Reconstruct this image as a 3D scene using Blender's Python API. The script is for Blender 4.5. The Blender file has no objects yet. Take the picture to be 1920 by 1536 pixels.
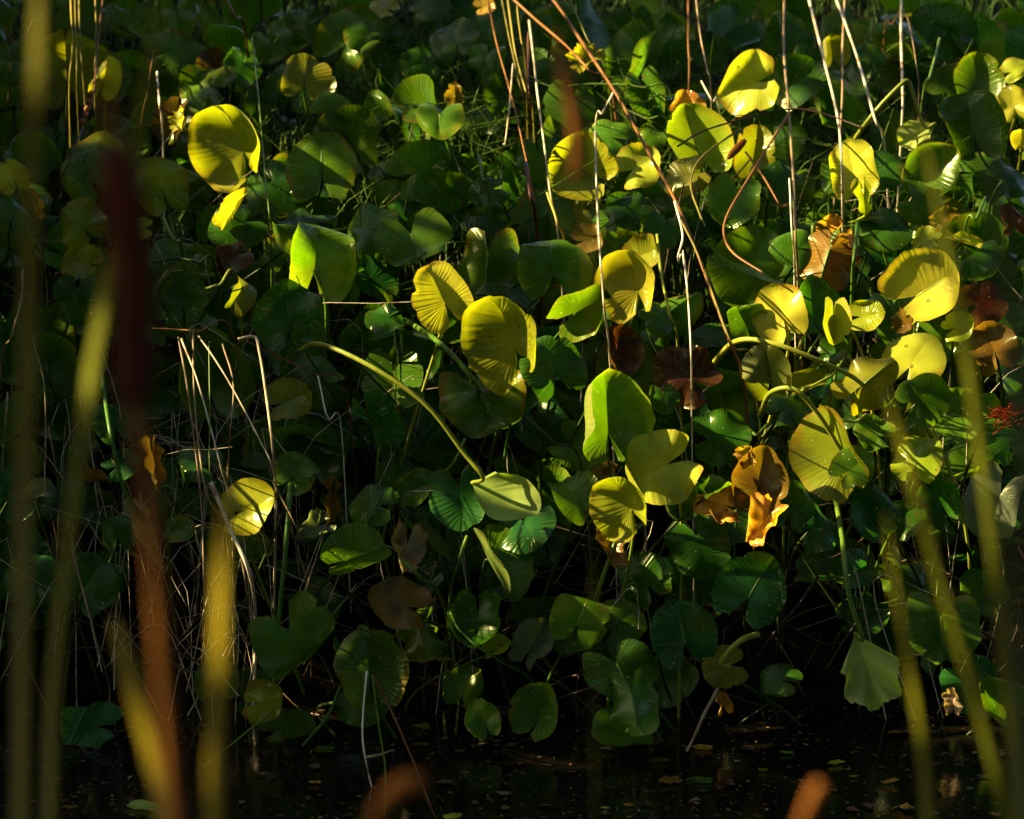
import bpy, math, random
import numpy as np
from mathutils import Vector

random.seed(7)
rng = np.random.default_rng(11)
SC = bpy.context.scene
COL = SC.collection
PI = math.pi

# ------------------------------------------------------------------ camera
CAM_H = 2.5
PITCH = math.radians(12.0)
HFOV = math.radians(17.3)
cam_d = bpy.data.cameras.new('camera')
cam = bpy.data.objects.new('camera', cam_d)
COL.objects.link(cam)
cam.location = (0, 0, CAM_H)
cam.rotation_euler = (PI / 2 - PITCH, 0, 0)
cam_d.sensor_width = 36
cam_d.angle = HFOV
cam_d.clip_start = 0.05
cam_d.clip_end = 500
cam_d.dof.use_dof = True
cam_d.dof.focus_distance = 8.35
cam_d.dof.aperture_fstop = 4.4
SC.camera = cam

# ------------------------------------------------------------------ light
SUN = Vector((-0.84, 0.04, 0.54)).normalized()      # towards the sun
w = bpy.data.worlds.new('World'); SC.world = w; w.use_nodes = True
nt_ = w.node_tree; nt_.nodes.clear()
sky = nt_.nodes.new('ShaderNodeTexSky'); sky.sky_type = 'NISHITA'; sky.sun_disc = False
sky.sun_elevation = math.asin(SUN.z)
sky.sun_rotation = math.atan2(SUN.x, SUN.y)
sky.dust_density = 3.0; sky.air_density = 0.7
bg = nt_.nodes.new('ShaderNodeBackground'); bg.inputs['Strength'].default_value = 0.065
ow = nt_.nodes.new('ShaderNodeOutputWorld')
nt_.links.new(sky.outputs[0], bg.inputs[0]); nt_.links.new(bg.outputs[0], ow.inputs[0])
sd = bpy.data.lights.new('sun', 'SUN'); sd.energy = 5.0; sd.angle = math.radians(0.5)
sd.color = (1.0, 0.78, 0.42)
so = bpy.data.objects.new('sun', sd); COL.objects.link(so)
so.rotation_euler = SUN.to_track_quat('Z', 'Y').to_euler()
so.location = (-20, 0, 15)
SC.view_settings.view_transform = 'Standard'
SC.view_settings.look = 'None'
SC.view_settings.gamma = 1
SC.view_settings.use_curve_mapping = False
SC.view_settings.exposure = 2.8
SC.cycles.max_bounces = 3; SC.cycles.diffuse_bounces = 2; SC.cycles.glossy_bounces = 2; SC.cycles.transmission_bounces = 2
SC.cycles.use_denoising = True
SC.cycles.use_adaptive_sampling = True; SC.cycles.adaptive_threshold = 0.02

# ------------------------------------------------------------------ pixel <-> place (photo is 1920 x 1536)
PW, PH = 1920, 1536
FPX = (PW / 2) / math.tan(HFOV / 2)
C0 = np.array([0, 0, CAM_H], float)
FWD = np.array([0, math.cos(PITCH), -math.sin(PITCH)])
UP = np.array([0, math.sin(PITCH), math.cos(PITCH)])
RT = np.array([1.0, 0, 0])
BACK = -FWD

def at(px, py, Y):
    d = FWD * FPX + RT * (px - PW / 2) - UP * (py - PH / 2)
    return C0 + d * (Y / d[1])

def proj(v):
    r = np.atleast_2d(v) - C0
    z = r @ FWD
    return np.stack([PW / 2 + FPX * (r @ RT) / z, PH / 2 - FPX * (r @ UP) / z], 1), z

def canopyY(py):
    return float(np.interp(py, [0, 150, 300, 450, 600, 900, 1390, 1536],
                           [10.5, 9.85, 9.3, 8.85, 8.5, 8.2, 7.95, 7.3]))

def ground_z(x, y):
    z = np.interp(y, [-60, -12, -3, -1.0, 0.5, 7.6, 8.05, 8.35, 8.7, 9.3, 10.5, 14, 40, 120],
                  [6, 3.0, 0.9, 0.35, -0.5, -0.45, -0.08, 0.16, 0.42, 0.66, 1.02, 1.6, 4.5, 9])
    return z + 0.03 * np.sin(3.1 * x + 1.3 * y) + 0.02 * np.sin(7.3 * x - 4.1 * y)

# ------------------------------------------------------------------ materials
def new_mat(name):
    m = bpy.data.materials.new(name); m.use_nodes = True
    t = m.node_tree; t.nodes.clear()
    out = t.nodes.new('ShaderNodeOutputMaterial')
    return m, t, out

def N(t, kind, **kw):
    n = t.nodes.new(kind)
    for k, v in kw.items():
        if k in n.inputs: n.inputs[k].default_value = v
        else: setattr(n, k, v)
    return n

def mth(t, op, a, b=None, c=None):
    n = t.nodes.new('ShaderNodeMath'); n.operation = op
    for i, x in enumerate((a, b, c)):
        if x is None: continue
        if isinstance(x, (int, float)): n.inputs[i].default_value = x
        else: t.links.new(x, n.inputs[i])
    return n.outputs[0]

def mixc(t, fac, a, b, mode='MIX'):
    n = t.nodes.new('ShaderNodeMix'); n.data_type = 'RGBA'; n.blend_type = mode
    for s, x in ((n.inputs[0], fac), (n.inputs[6], a), (n.inputs[7], b)):
        if isinstance(x, (int, float)): s.default_value = x
        elif isinstance(x, tuple): s.default_value = x if len(x) == 4 else (*x, 1)
        else: t.links.new(x, s)
    return n.outputs[2]

def ramp(t, fac, stops):
    n = t.nodes.new('ShaderNodeValToRGB')
    e = n.color_ramp.elements
    while len(e) < len(stops): e.new(0.5)
    for k, (p, c) in enumerate(stops):
        e[k].position = p; e[k].color = (*c, 1) if len(c) == 3 else c
    t.links.new(fac, n.inputs[0])
    return n.outputs[0]

def leaf_material():
    m, t, out = new_mat('pond_leaf')
    L = t.links
    col = N(t, 'ShaderNodeVertexColor', layer_name='Col').outputs[0]
    uv = N(t, 'ShaderNodeUVMap', uv_map='vein').outputs[0]
    sep = N(t, 'ShaderNodeSeparateXYZ'); L.new(uv, sep.inputs[0])
    oi = N(t, 'ShaderNodeObjectInfo')
    tc = N(t, 'ShaderNodeTexCoord')
    off = N(t, 'ShaderNodeVectorMath', operation='ADD')
    rv = N(t, 'ShaderNodeCombineXYZ')
    rs = mth(t, 'MULTIPLY', oi.outputs['Random'], 37.0)
    for k in range(3): L.new(rs, rv.inputs[k])
    L.new(tc.outputs['Object'], off.inputs[0]); L.new(rv.outputs[0], off.inputs[1])
    # wandering of the veins
    nz = N(t, 'ShaderNodeTexNoise', Scale=9.0, Detail=1.0); L.new(off.outputs[0], nz.inputs['Vector'])
    n1 = N(t, 'ShaderNodeTexNoise', Scale=16.0, Detail=1.0, noise_dimensions='1D'); L.new(mth(t, 'ADD', sep.outputs[0], rs), n1.inputs['W'])
    ph = mth(t, 'ADD', mth(t, 'MULTIPLY_ADD', nz.outputs[0], 1.6, mth(t, 'MULTIPLY', n1.outputs[0], 14.0)), mth(t, 'MULTIPLY', sep.outputs[0], 2 * PI * 38))
    s1 = mth(t, 'SINE', ph)
    ridge = mth(t, 'MULTIPLY_ADD', s1, 0.5, 0.5)
    fade = mth(t, 'SMOOTH_MIN', mth(t, 'MULTIPLY', sep.outputs[1], 2.2), 1.0, 0.2)
    ridge = mth(t, 'MULTIPLY', ridge, fade)
    vein = mth(t, 'POWER', ridge, 6.0)
    # mottling
    nb = N(t, 'ShaderNodeTexNoise', Scale=14.0, Detail=2.0, Roughness=0.6); L.new(off.outputs[0], nb.inputs['Vector'])
    mot = ramp(t, nb.outputs[0], [(0.3, (0.72, 0.72, 0.72)), (0.7, (1.25, 1.22, 1.15))])
    c = mixc(t, 1.0, col, mot, 'MULTIPLY')
    c = mixc(t, mth(t, 'MULTIPLY', vein, 0.10), c, (0.22, 0.25, 0.05))
    # pale specks of dust and small brown spots
    vo = N(t, 'ShaderNodeTexVoronoi', Scale=70.0, feature='F1'); L.new(off.outputs[0], vo.inputs['Vector'])
    vs = N(t, 'ShaderNodeSeparateColor'); L.new(vo.outputs['Color'], vs.inputs[0])
    sp = mth(t, 'MULTIPLY', mth(t, 'LESS_THAN', vo.outputs['Distance'], 0.13), mth(t, 'GREATER_THAN', vs.outputs[0], 0.80))
    c = mixc(t, mth(t, 'MULTIPLY', sp, 0.55), c, (0.40, 0.40, 0.26))
    vb = N(t, 'ShaderNodeTexVoronoi', Scale=26.0, feature='F1'); L.new(off.outputs[0], vb.inputs['Vector'])
    vbs = N(t, 'ShaderNodeSeparateColor'); L.new(vb.outputs['Color'], vbs.inputs[0])
    bs = mth(t, 'MULTIPLY', mth(t, 'LESS_THAN', vb.outputs['Distance'], 0.16), mth(t, 'GREATER_THAN', vbs.outputs[1], 0.88))
    c = mixc(t, mth(t, 'MULTIPLY', bs, 0.6), c, (0.07, 0.035, 0.01))
    # the underside is paler and duller
    geo = N(t, 'ShaderNodeNewGeometry')
    under = mixc(t, 0.35, c, (0.20, 0.22, 0.06))
    cs = mixc(t, geo.outputs['Backfacing'], c, under)
    rough = mth(t, 'MULTIPLY_ADD', geo.outputs['Backfacing'], 0.22, mth(t, 'MULTIPLY_ADD', nb.outputs[0], 0.22, 0.12))
    bmp = N(t, 'ShaderNodeBump', Strength=0.5, Distance=0.003)
    nv = N(t, 'ShaderNodeTexNoise', Scale=5.0, Detail=0.0); L.new(off.outputs[0], nv.inputs['Vector'])
    rmask = mth(t, 'MULTIPLY', ramp(t, nv.outputs[0], [(0.38, (0.12, 0.12, 0.12)), (0.68, (1, 1, 1))]), 0.5)
    hs = mth(t, 'MULTIPLY_ADD', nb.outputs[0], 1.0, mth(t, 'MULTIPLY', ridge, rmask))
    L.new(hs, bmp.inputs['Height'])
    p = N(t, 'ShaderNodeBsdfPrincipled'); p.inputs['Specular IOR Level'].default_value = 0.22; p.inputs['Specular Tint'].default_value = (0.85, 0.95, 0.5, 1)
    L.new(cs, p.inputs['Base Color']); L.new(rough, p.inputs['Roughness']); L.new(bmp.outputs[0], p.inputs['Normal'])
    tr = N(t, 'ShaderNodeBsdfTranslucent')
    tcol = mixc(t, 1.0, c, (2.0, 2.1, 0.4), 'MULTIPLY')
    L.new(tcol, tr.inputs['Color']); L.new(bmp.outputs[0], tr.inputs['Normal'])
    mx = N(t, 'ShaderNodeMixShader', Fac=0.42)
    L.new(p.outputs[0], mx.inputs[1]); L.new(tr.outputs[0], mx.inputs[2]); L.new(mx.outputs[0], out.inputs[0])
    return m

def stem_material(name, c1, c2, rough=0.5, trans=0.0, scale=(60, 60, 4), spots=None):
    m, t, out = new_mat(name); L = t.links
    tc = N(t, 'ShaderNodeTexCoord'); oi = N(t, 'ShaderNodeObjectInfo')
    mp = N(t, 'ShaderNodeMapping'); mp.inputs['Scale'].default_value = scale
    L.new(tc.outputs['Object'], mp.inputs[0])
    nz = N(t, 'ShaderNodeTexNoise', Scale=1.0, Detail=4.0); L.new(mp.outputs[0], nz.inputs['Vector'])
    n2 = N(t, 'ShaderNodeTexNoise', Scale=6.0, Detail=2.0); L.new(tc.outputs['Object'], n2.inputs['Vector'])
    f = mth(t, 'ADD', mth(t, 'MULTIPLY', nz.outputs[0], 0.6), mth(t, 'MULTIPLY_ADD', oi.outputs['Random'], 0.5, mth(t, 'MULTIPLY_ADD', n2.outputs[0], 0.8, -0.45)))
    c = ramp(t, f, [(0.25, c1), (0.75, c2)])
    if spots:
        n3 = N(t, 'ShaderNodeTexNoise', Scale=18.0, Detail=3.0); L.new(tc.outputs['Object'], n3.inputs['Vector'])
        c = mixc(t, ramp(t, n3.outputs[0], [(0.55, (0, 0, 0)), (0.66, (1, 1, 1))]), c, spots)
    bmp = N(t, 'ShaderNodeBump', Strength=0.4, Distance=0.002); L.new(nz.outputs[0], bmp.inputs['Height'])
    p = N(t, 'ShaderNodeBsdfPrincipled', Roughness=rough); p.inputs['Specular IOR Level'].default_value = 0.15
    L.new(c, p.inputs['Base Color']); L.new(bmp.outputs[0], p.inputs['Normal'])
    if trans > 0:
        tr = N(t, 'ShaderNodeBsdfTranslucent'); L.new(mixc(t, 1.0, c, (1.6, 1.6, 0.9), 'MULTIPLY'), tr.inputs['Color'])
        mx = N(t, 'ShaderNodeMixShader', Fac=trans)
        L.new(p.outputs[0], mx.inputs[1]); L.new(tr.outputs[0], mx.inputs[2]); L.new(mx.outputs[0], out.inputs[0])
    else:
        L.new(p.outputs[0], out.inputs[0])
    return m

M = {}
M['leaf'] = leaf_material()
M['petiole'] = stem_material('leaf_stalk_green', (0.030, 0.085, 0.005), (0.08, 0.13, 0.008), 0.42, 0.15)
M['petiole_y'] = stem_material('leaf_stalk_yellow', (0.11, 0.14, 0.008), (0.22, 0.23, 0.02), 0.42, 0.15)
M['petiole_d'] = stem_material('leaf_stalk_dark', (0.006, 0.018, 0.002), (0.02, 0.036, 0.003), 0.5)
M['straw'] = stem_material('dry_straw', (0.08, 0.05, 0.02), (0.26, 0.19, 0.09), 0.6, 0.1, spots=(0.16, 0.09, 0.03))
M['straw_w'] = stem_material('bleached_straw', (0.24, 0.195, 0.10), (0.58, 0.52, 0.36), 0.6, 0.1, spots=(0.20, 0.12, 0.05))
M['straw_y'] = stem_material('yellow_straw', (0.10, 0.085, 0.008), (0.24, 0.19, 0.02), 0.55, 0.15)
M['straw_o'] = stem_material('orange_straw', (0.07, 0.026, 0.004), (0.18, 0.075, 0.012), 0.55, 0.12)
M['straw_r'] = stem_material('red_brown_stem', (0.03, 0.008, 0.003), (0.10, 0.03, 0.007), 0.5)
M['twig'] = stem_material('wet_twig', (0.010, 0.006, 0.003), (0.04, 0.025, 0.012), 0.55)
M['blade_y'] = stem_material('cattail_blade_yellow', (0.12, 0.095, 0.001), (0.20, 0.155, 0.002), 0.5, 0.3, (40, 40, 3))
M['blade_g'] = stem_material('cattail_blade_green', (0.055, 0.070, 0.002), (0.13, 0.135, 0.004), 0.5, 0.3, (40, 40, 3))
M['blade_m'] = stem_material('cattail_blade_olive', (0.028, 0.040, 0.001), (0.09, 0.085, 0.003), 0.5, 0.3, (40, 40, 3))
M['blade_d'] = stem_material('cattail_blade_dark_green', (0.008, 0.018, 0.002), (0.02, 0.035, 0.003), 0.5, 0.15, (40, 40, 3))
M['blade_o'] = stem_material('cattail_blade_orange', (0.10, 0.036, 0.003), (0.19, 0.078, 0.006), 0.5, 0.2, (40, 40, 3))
M['head'] = stem_material('cattail_head_brown', (0.024, 0.0035, 0.0007), (0.070, 0.011, 0.0018), 0.9, 0, (150, 150, 60))
M['head_o'] = stem_material('cattail_head_rust', (0.09, 0.030, 0.004), (0.18, 0.062, 0.008), 0.9, 0, (150, 150, 60))
M['grass'] = stem_material('bank_grass', (0.014, 0.055, 0.003), (0.05, 0.10, 0.005), 0.55, 0.25)
M['grass_y'] = stem_material('tall_grass', (0.022, 0.065, 0.003), (0.07, 0.12, 0.006), 0.55, 0.25)
M['litter'] = stem_material('straw_litter', (0.012, 0.008, 0.004), (0.06, 0.038, 0.016), 0.7)
M['red'] = stem_material('red_rootlets', (0.30, 0.030, 0.003), (0.45, 0.09, 0.008), 0.5, 0.1)
M['bark'] = stem_material('bark', (0.04, 0.03, 0.02), (0.12, 0.09, 0.06), 0.85, 0, (30, 30, 5))
M['treeleaf'] = stem_material('tree_leaf', (0.03, 0.07, 0.010), (0.06, 0.11, 0.015), 0.5, 0)

def mat_ground():
    m, t, out = new_mat('bank_mud'); L = t.links
    tc = N(t, 'ShaderNodeTexCoord')
    nz = N(t, 'ShaderNodeTexNoise', Scale=9.0, Detail=8.0, Roughness=0.65); L.new(tc.outputs['Object'], nz.inputs['Vector'])
    n2 = N(t, 'ShaderNodeTexNoise', Scale=60.0, Detail=4.0); L.new(tc.outputs['Object'], n2.inputs['Vector'])
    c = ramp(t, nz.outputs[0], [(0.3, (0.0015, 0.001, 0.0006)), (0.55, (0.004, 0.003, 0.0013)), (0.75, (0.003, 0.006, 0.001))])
    bmp = N(t, 'ShaderNodeBump', Strength=0.9, Distance=0.04); L.new(mth(t, 'MULTIPLY_ADD', n2.outputs[0], 0.3, nz.outputs[0]), bmp.inputs['Height'])
    p = N(t, 'ShaderNodeBsdfPrincipled', Roughness=0.9); p.inputs['Specular IOR Level'].default_value = 0.03
    L.new(c, p.inputs['Base Color']); L.new(bmp.outputs[0], p.inputs['Normal']); L.new(p.outputs[0], out.inputs[0])
    return m

def mat_water():
    m, t, out = new_mat('dark_pond_water'); L = t.links
    tc = N(t, 'ShaderNodeTexCoord')
    nz = N(t, 'ShaderNodeTexNoise', Scale=5.0, Detail=3.0); L.new(tc.outputs['Object'], nz.inputs['Vector'])
    n2 = N(t, 'ShaderNodeTexNoise', Scale=55.0, Detail=3.0); L.new(tc.outputs['Object'], n2.inputs['Vector'])
    bmp = N(t, 'ShaderNodeBump', Strength=0.25, Distance=0.01)
    L.new(mth(t, 'MULTIPLY_ADD', n2.outputs[0], 0.15, nz.outputs[0]), bmp.inputs['Height'])
    p = N(t, 'ShaderNodeBsdfPrincipled', Roughness=0.10); p.inputs['IOR'].default_value = 1.33
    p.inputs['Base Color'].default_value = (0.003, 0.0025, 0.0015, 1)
    L.new(bmp.outputs[0], p.inputs['Normal']); L.new(p.outputs[0], out.inputs[0])
    return m

def mat_vcol(name, rough=0.6, trans=0.0):
    m, t, out = new_mat(name); L = t.links
    col = N(t, 'ShaderNodeVertexColor', layer_name='Col').outputs[0]
    tc = N(t, 'ShaderNodeTexCoord')
    nz = N(t, 'ShaderNodeTexNoise', Scale=40.0, Detail=4.0); L.new(tc.outputs['Object'], nz.inputs['Vector'])
    c = mixc(t, 1.0, col, ramp(t, nz.outputs[0], [(0.3, (0.7, 0.7, 0.7)), (0.7, (1.2, 1.2, 1.2))]), 'MULTIPLY')
    p = N(t, 'ShaderNodeBsdfPrincipled', Roughness=rough); L.new(c, p.inputs['Base Color']); p.inputs['Specular IOR Level'].default_value = 0.1
    L.new(p.outputs[0], out.inputs[0])
    return m
M['ground'] = mat_ground(); M['water'] = mat_water(); M['debris'] = mat_vcol('floating_debris', 0.9)

# ------------------------------------------------------------------ mesh helpers
def mesh_np(name, V, F, mat, smooth=True, col=None, uv=None):
    """V (n,3), F (m,k) constant-size faces."""
    V = np.asarray(V, np.float32); F = np.asarray(F, np.int32)
    me = bpy.data.meshes.new(name)
    n, (m, k) = len(V), F.shape
    me.vertices.add(n); me.vertices.foreach_set('co', V.ravel())
    me.loops.add(m * k); me.loops.foreach_set('vertex_index', F.ravel())
    me.polygons.add(m)
    me.polygons.foreach_set('loop_start', np.arange(0, m * k, k, dtype=np.int32))
    me.polygons.foreach_set('loop_total', np.full(m, k, np.int32))
    if smooth: me.polygons.foreach_set('use_smooth', np.ones(m, bool))
    me.update(calc_edges=True)
    if col is not None:
        a = me.color_attributes.new('Col', 'FLOAT_COLOR', 'POINT')
        c = np.ones((n, 4), np.float32); c[:, :3] = col
        a.data.foreach_set('color', c.ravel())
    if uv is not None:
        u = me.uv_layers.new(name='vein')
        u.data.foreach_set('uv', np.asarray(uv, np.float32)[F.ravel()].ravel())
    me.materials.append(mat)
    return me

def obj(name, me, parent=None, origin=None):
    o = bpy.data.objects.new(name, me); COL.objects.link(o)
    if parent is not None: o.parent = parent
    return o

def tag(o, label, cat, group=None):
    o['label'] = label; o['category'] = cat
    if group: o['group'] = group
    return o

def thing(name, label, cat, loc, group=None):
    o = bpy.data.objects.new(name, None); COL.objects.link(o)
    o.location = tuple(loc); o.empty_display_size = 0.05
    return tag(o, label, cat, group)

def catmull(P, n):
    P = np.asarray(P, float)
    if len(P) == 2: return P[0] + (P[1] - P[0]) * np.linspace(0, 1, n)[:, None]
    Q = np.vstack([2 * P[0] - P[1], P, 2 * P[-1] - P[-2]])
    out = []
    seg = len(P) - 1
    ts = np.linspace(0, seg, n)
    for t in ts:
        i = min(int(t), seg - 1); u = t - i
        a, b, c, d = Q[i:i + 4]
        out.append(0.5 * ((2 * b) + (c - a) * u + (2 * a - 5 * b + 4 * c - d) * u * u + (3 * b - a - 3 * c + d) * u ** 3))
    return np.array(out)

def tube(P, r, sides=7, flat=1.0, view=None):
    """P (n,3); r scalar or (n,). flat<1 squashes the section along the view axis (a strap-like blade)."""
    P = np.asarray(P, float); n = len(P)
    r = np.broadcast_to(np.asarray(r, float), (n,))
    T = np.gradient(P, axis=0); T /= np.linalg.norm(T, axis=1)[:, None] + 1e-9
    ref = np.array([0.0, -1.0, 0.3]) if view is None else np.asarray(view, float)
    A = np.cross(T, ref); A /= np.linalg.norm(A, axis=1)[:, None] + 1e-9
    B = np.cross(A, T)
    a = np.arange(sides) * 2 * PI / sides
    V = P[:, None, :] + r[:, None, None] * (np.cos(a)[None, :, None] * A[:, None, :] + flat * np.sin(a)[None, :, None] * B[:, None, :])
    V = V.reshape(-1, 3)
    i = np.arange(n - 1)[:, None] * sides; j = np.arange(sides)[None, :]
    F = np.stack([i + j, i + (j + 1) % sides, i + sides + (j + 1) % sides, i + sides + j], -1).reshape(-1, 4)
    # close the two ends
    V = np.vstack([V, P[0], P[-1]])
    e0, e1 = len(V) - 2, len(V) - 1
    c0 = np.stack([np.full(sides, e0), (np.arange(sides) + 1) % sides, np.arange(sides), np.full(sides, e0)], 1)
    return V, F, e0, e1

def tube_mesh(name, P, r, mat, sides=7, flat=1.0, view=None, base=None):
    V, F, e0, e1 = tube(P, r, sides, flat, view)
    s = sides; n = len(P)
    j = np.arange(s)
    caps = []
    for k in range(0, s - 2, 2):     # quads fan for the caps
        caps.append([0, min(k + 3, s - 1) if k + 3 < s else k + 2, k + 2, k + 1])
        b = (n - 1) * s
        caps.append([b, b + k + 1, b + k + 2, b + (k + 3 if k + 3 < s else k + 2)])
    caps = [c for c in caps if len(set(c)) == 4]
    F = np.vstack([F] + ([np.array(caps)] if caps else []))
    V = V[:-2]
    if base is not None: V = V - np.asarray(base)
    return mesh_np(name, V, F, mat)

def smoothstep(a, b, x):
    t = np.clip((x - a) / (b - a), 0, 1); return t * t * (3 - 2 * t)

# ------------------------------------------------------------------ the setting
gx = np.concatenate([np.linspace(-90, -4, 24), np.linspace(-3.6, 3.6, 90), np.linspace(4, 90, 24)])
gy = np.concatenate([np.linspace(-60, 7, 30), np.linspace(7.2, 13, 120), np.linspace(13.5, 120, 36)])
GX, GY = np.meshgrid(gx, gy)
GZ = ground_z(GX, GY)
lump = sum(rng.uniform(-1, 1) * np.sin(GX * rng.uniform(5, 22) + GY * rng.uniform(-20, 20) + rng.uniform(0, 6)) for _ in range(10)) * 0.012
GZ = GZ + lump
ny_, nx_ = GX.shape
I = np.arange(ny_ - 1)[:, None] * nx_ + np.arange(nx_ - 1)[None, :]
gF = np.stack([I, I + 1, I + 1 + nx_, I + nx_], -1).reshape(-1, 4)
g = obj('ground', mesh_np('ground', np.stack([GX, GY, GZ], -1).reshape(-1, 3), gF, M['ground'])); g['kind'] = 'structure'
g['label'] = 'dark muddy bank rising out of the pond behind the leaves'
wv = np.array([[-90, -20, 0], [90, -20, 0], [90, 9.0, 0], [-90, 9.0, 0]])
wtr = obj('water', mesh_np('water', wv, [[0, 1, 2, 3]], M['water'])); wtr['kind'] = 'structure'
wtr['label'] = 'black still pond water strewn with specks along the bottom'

# ------------------------------------------------------------------ pond-lily leaves
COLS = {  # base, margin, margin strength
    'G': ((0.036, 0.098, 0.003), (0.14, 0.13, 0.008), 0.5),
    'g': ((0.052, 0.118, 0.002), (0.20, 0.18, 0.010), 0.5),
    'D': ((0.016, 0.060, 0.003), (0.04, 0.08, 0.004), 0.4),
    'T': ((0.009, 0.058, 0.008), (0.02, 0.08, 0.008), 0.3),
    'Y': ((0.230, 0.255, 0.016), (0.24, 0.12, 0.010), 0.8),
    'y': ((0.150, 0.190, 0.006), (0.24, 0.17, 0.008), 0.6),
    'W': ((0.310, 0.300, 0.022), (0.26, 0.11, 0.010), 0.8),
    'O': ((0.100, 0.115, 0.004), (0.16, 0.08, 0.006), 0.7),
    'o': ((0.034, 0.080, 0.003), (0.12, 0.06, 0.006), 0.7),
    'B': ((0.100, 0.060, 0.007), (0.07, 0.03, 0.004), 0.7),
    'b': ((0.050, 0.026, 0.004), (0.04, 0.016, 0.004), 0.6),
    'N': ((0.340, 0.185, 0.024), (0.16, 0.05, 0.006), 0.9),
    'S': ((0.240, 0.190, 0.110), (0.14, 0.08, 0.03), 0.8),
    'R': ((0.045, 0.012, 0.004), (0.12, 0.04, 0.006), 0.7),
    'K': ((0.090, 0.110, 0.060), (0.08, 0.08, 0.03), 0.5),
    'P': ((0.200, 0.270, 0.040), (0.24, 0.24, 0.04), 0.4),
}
# fl/fr: half-blades folded up, cl/cr: sideways curl, ct/cb: tip and base curl, rolls: (direction deg, start, radius, max turn)
PRE = {
    'flat':  dict(fl=.14, fr=.14, cl=-.15, cr=-.15, wave=.06),
    'dome':  dict(fl=.10, fr=.10, cl=-.50, cr=-.50, ct=-.45, cb=-.4, wave=.07),
    'cup':   dict(fl=.34, fr=.34, cl=.45, cr=.45, ct=.40, cb=.3, wave=.03, rim=.045),
    'bowl':  dict(fl=.2, fr=.2, cl=.8, cr=.8, ct=.8, cb=.5, wave=.04, rim=.09),
    'fold':  dict(fl=.75, fr=.75, cl=.1, cr=.1, ct=-.2, wave=.05),
    'foldl': dict(fl=1.35, fr=.15, cl=.2, cr=-.1, wave=.05),
    'foldr': dict(fl=.15, fr=1.35, cl=-.1, cr=.2, wave=.05),
    'tent':  dict(fl=-.6, fr=-.6, cl=-.3, cr=-.3, ct=-.4, wave=.05),
    'hang':  dict(fl=-.75, fr=-.75, cl=-.55, cr=-.55, ct=-.2, cb=-.5, wave=.10, wn=9, jag=.03),
    'horse': dict(fl=.08, fr=.12, cl=.15, cr=.25, ct=.35, cb=.2, rim=.04, sinus=.26, wave=.03, rolls=[(88, .04, .34, .98), (135, .20, .30, .9), (30, .36, .34, .8)]),
    'cupl':  dict(fl=.60, fr=.12, cl=.50, cr=.40, ct=.30, cb=.3, wave=.025, rim=.06),
    'deep':  dict(fl=.30, fr=.30, cl=1.15, cr=1.15, ct=1.0, cb=.7, wave=.04, wn=5, rim=.05, sinus=.3),
    'horsel': dict(fl=.45, fr=.25, cl=.9, cr=.25, ct=.75, cb=.3, wave=.03, rolls=[(-60, .45, .26, 2.4), (-120, .45, .24, 2.2)]),
    'rollr': dict(fl=.15, fr=.25, cl=.1, cr=.2, wave=.03, rim=.03, rolls=[(85, .22, .30, 1.05)]),
    'rolll': dict(fl=.25, fr=.15, cl=.2, cr=.1, wave=.03, rim=.03, rolls=[(-85, .34, .26, 1.5)]),
    'rollt': dict(fl=.2, fr=.2, cl=.2, cr=.2, wave=.03, rolls=[(0, .48, .24, 1.9)]),
    'rollrt': dict(fl=.2, fr=.2, cl=.1, cr=.2, wave=.04, rim=.03, rolls=[(45, .42, .26, 1.6)]),
    'rolllt': dict(fl=.2, fr=.2, cl=.1, cr=.2, wave=.04, rim=.03, rolls=[(-45, .42, .26, 1.6)]),
    'wavy':  dict(fl=.1, fr=.3, cl=.3, cr=-.4, ct=.3, cb=-.3, wave=.12, wn=4),
    'saddle': dict(fl=.35, fr=.35, cl=.2, cr=.2, ct=-.9, cb=-.6, wave=.07, wn=3),
    'lobes': dict(fl=.28, fr=.28, cl=-.35, cr=-.35, ct=-.3, cb=-.2, wave=.05, sinus=.5),
    'heart': dict(rim=.03, fl=.12, fr=.12, cl=-.25, cr=-.25, ct=-.3, wave=.055, sinus=.34),
    'crump': dict(fl=.35, fr=.25, cl=.4, cr=.5, ct=.3, cb=-.3, wave=.12, wn=7, jag=.07, crink=.11, rolls=[(60, .38, .2, 1.7), (-95, .45, .2, 1.5)]),
    'dead':  dict(fl=.9, fr=.8, cl=.5, cr=.5, ct=-.4, cb=.3, wave=.12, wn=6, jag=.10, crink=.05, asp=1.5),
    'strip': dict(fl=1.1, fr=1.0, cl=.6, cr=.6, ct=.3, cb=.3, wave=.05, asp=1.25),
    'fan':   dict(sinus=2.42, fl=-.4, fr=-.4, cl=-.3, cr=-.3, ct=-.1, wave=.06, wn=17, jag=.02),
    'kite':  dict(sinus=2.25, fl=-.75, fr=-.55, cl=-.25, cr=-.2, ct=-.25, wave=.04, wn=7, jag=.012, asp=1.75),
    'scrap': dict(fl=.5, fr=.3, cl=.6, cr=.9, ct=.6, wave=.14, wn=4, jag=.12, crink=.06),
}

def vnoise(p, seed, scale):
    """cheap smooth noise on (n,3) points."""
    r = np.random.default_rng(seed)
    v = np.zeros(len(p))
    for k in range(5):
        d = r.normal(size=3); d /= np.linalg.norm(d)
        v += np.sin(p @ d * scale * r.uniform(.7, 1.8) + r.uniform(0, 6.28))
    return v / 3.0

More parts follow.
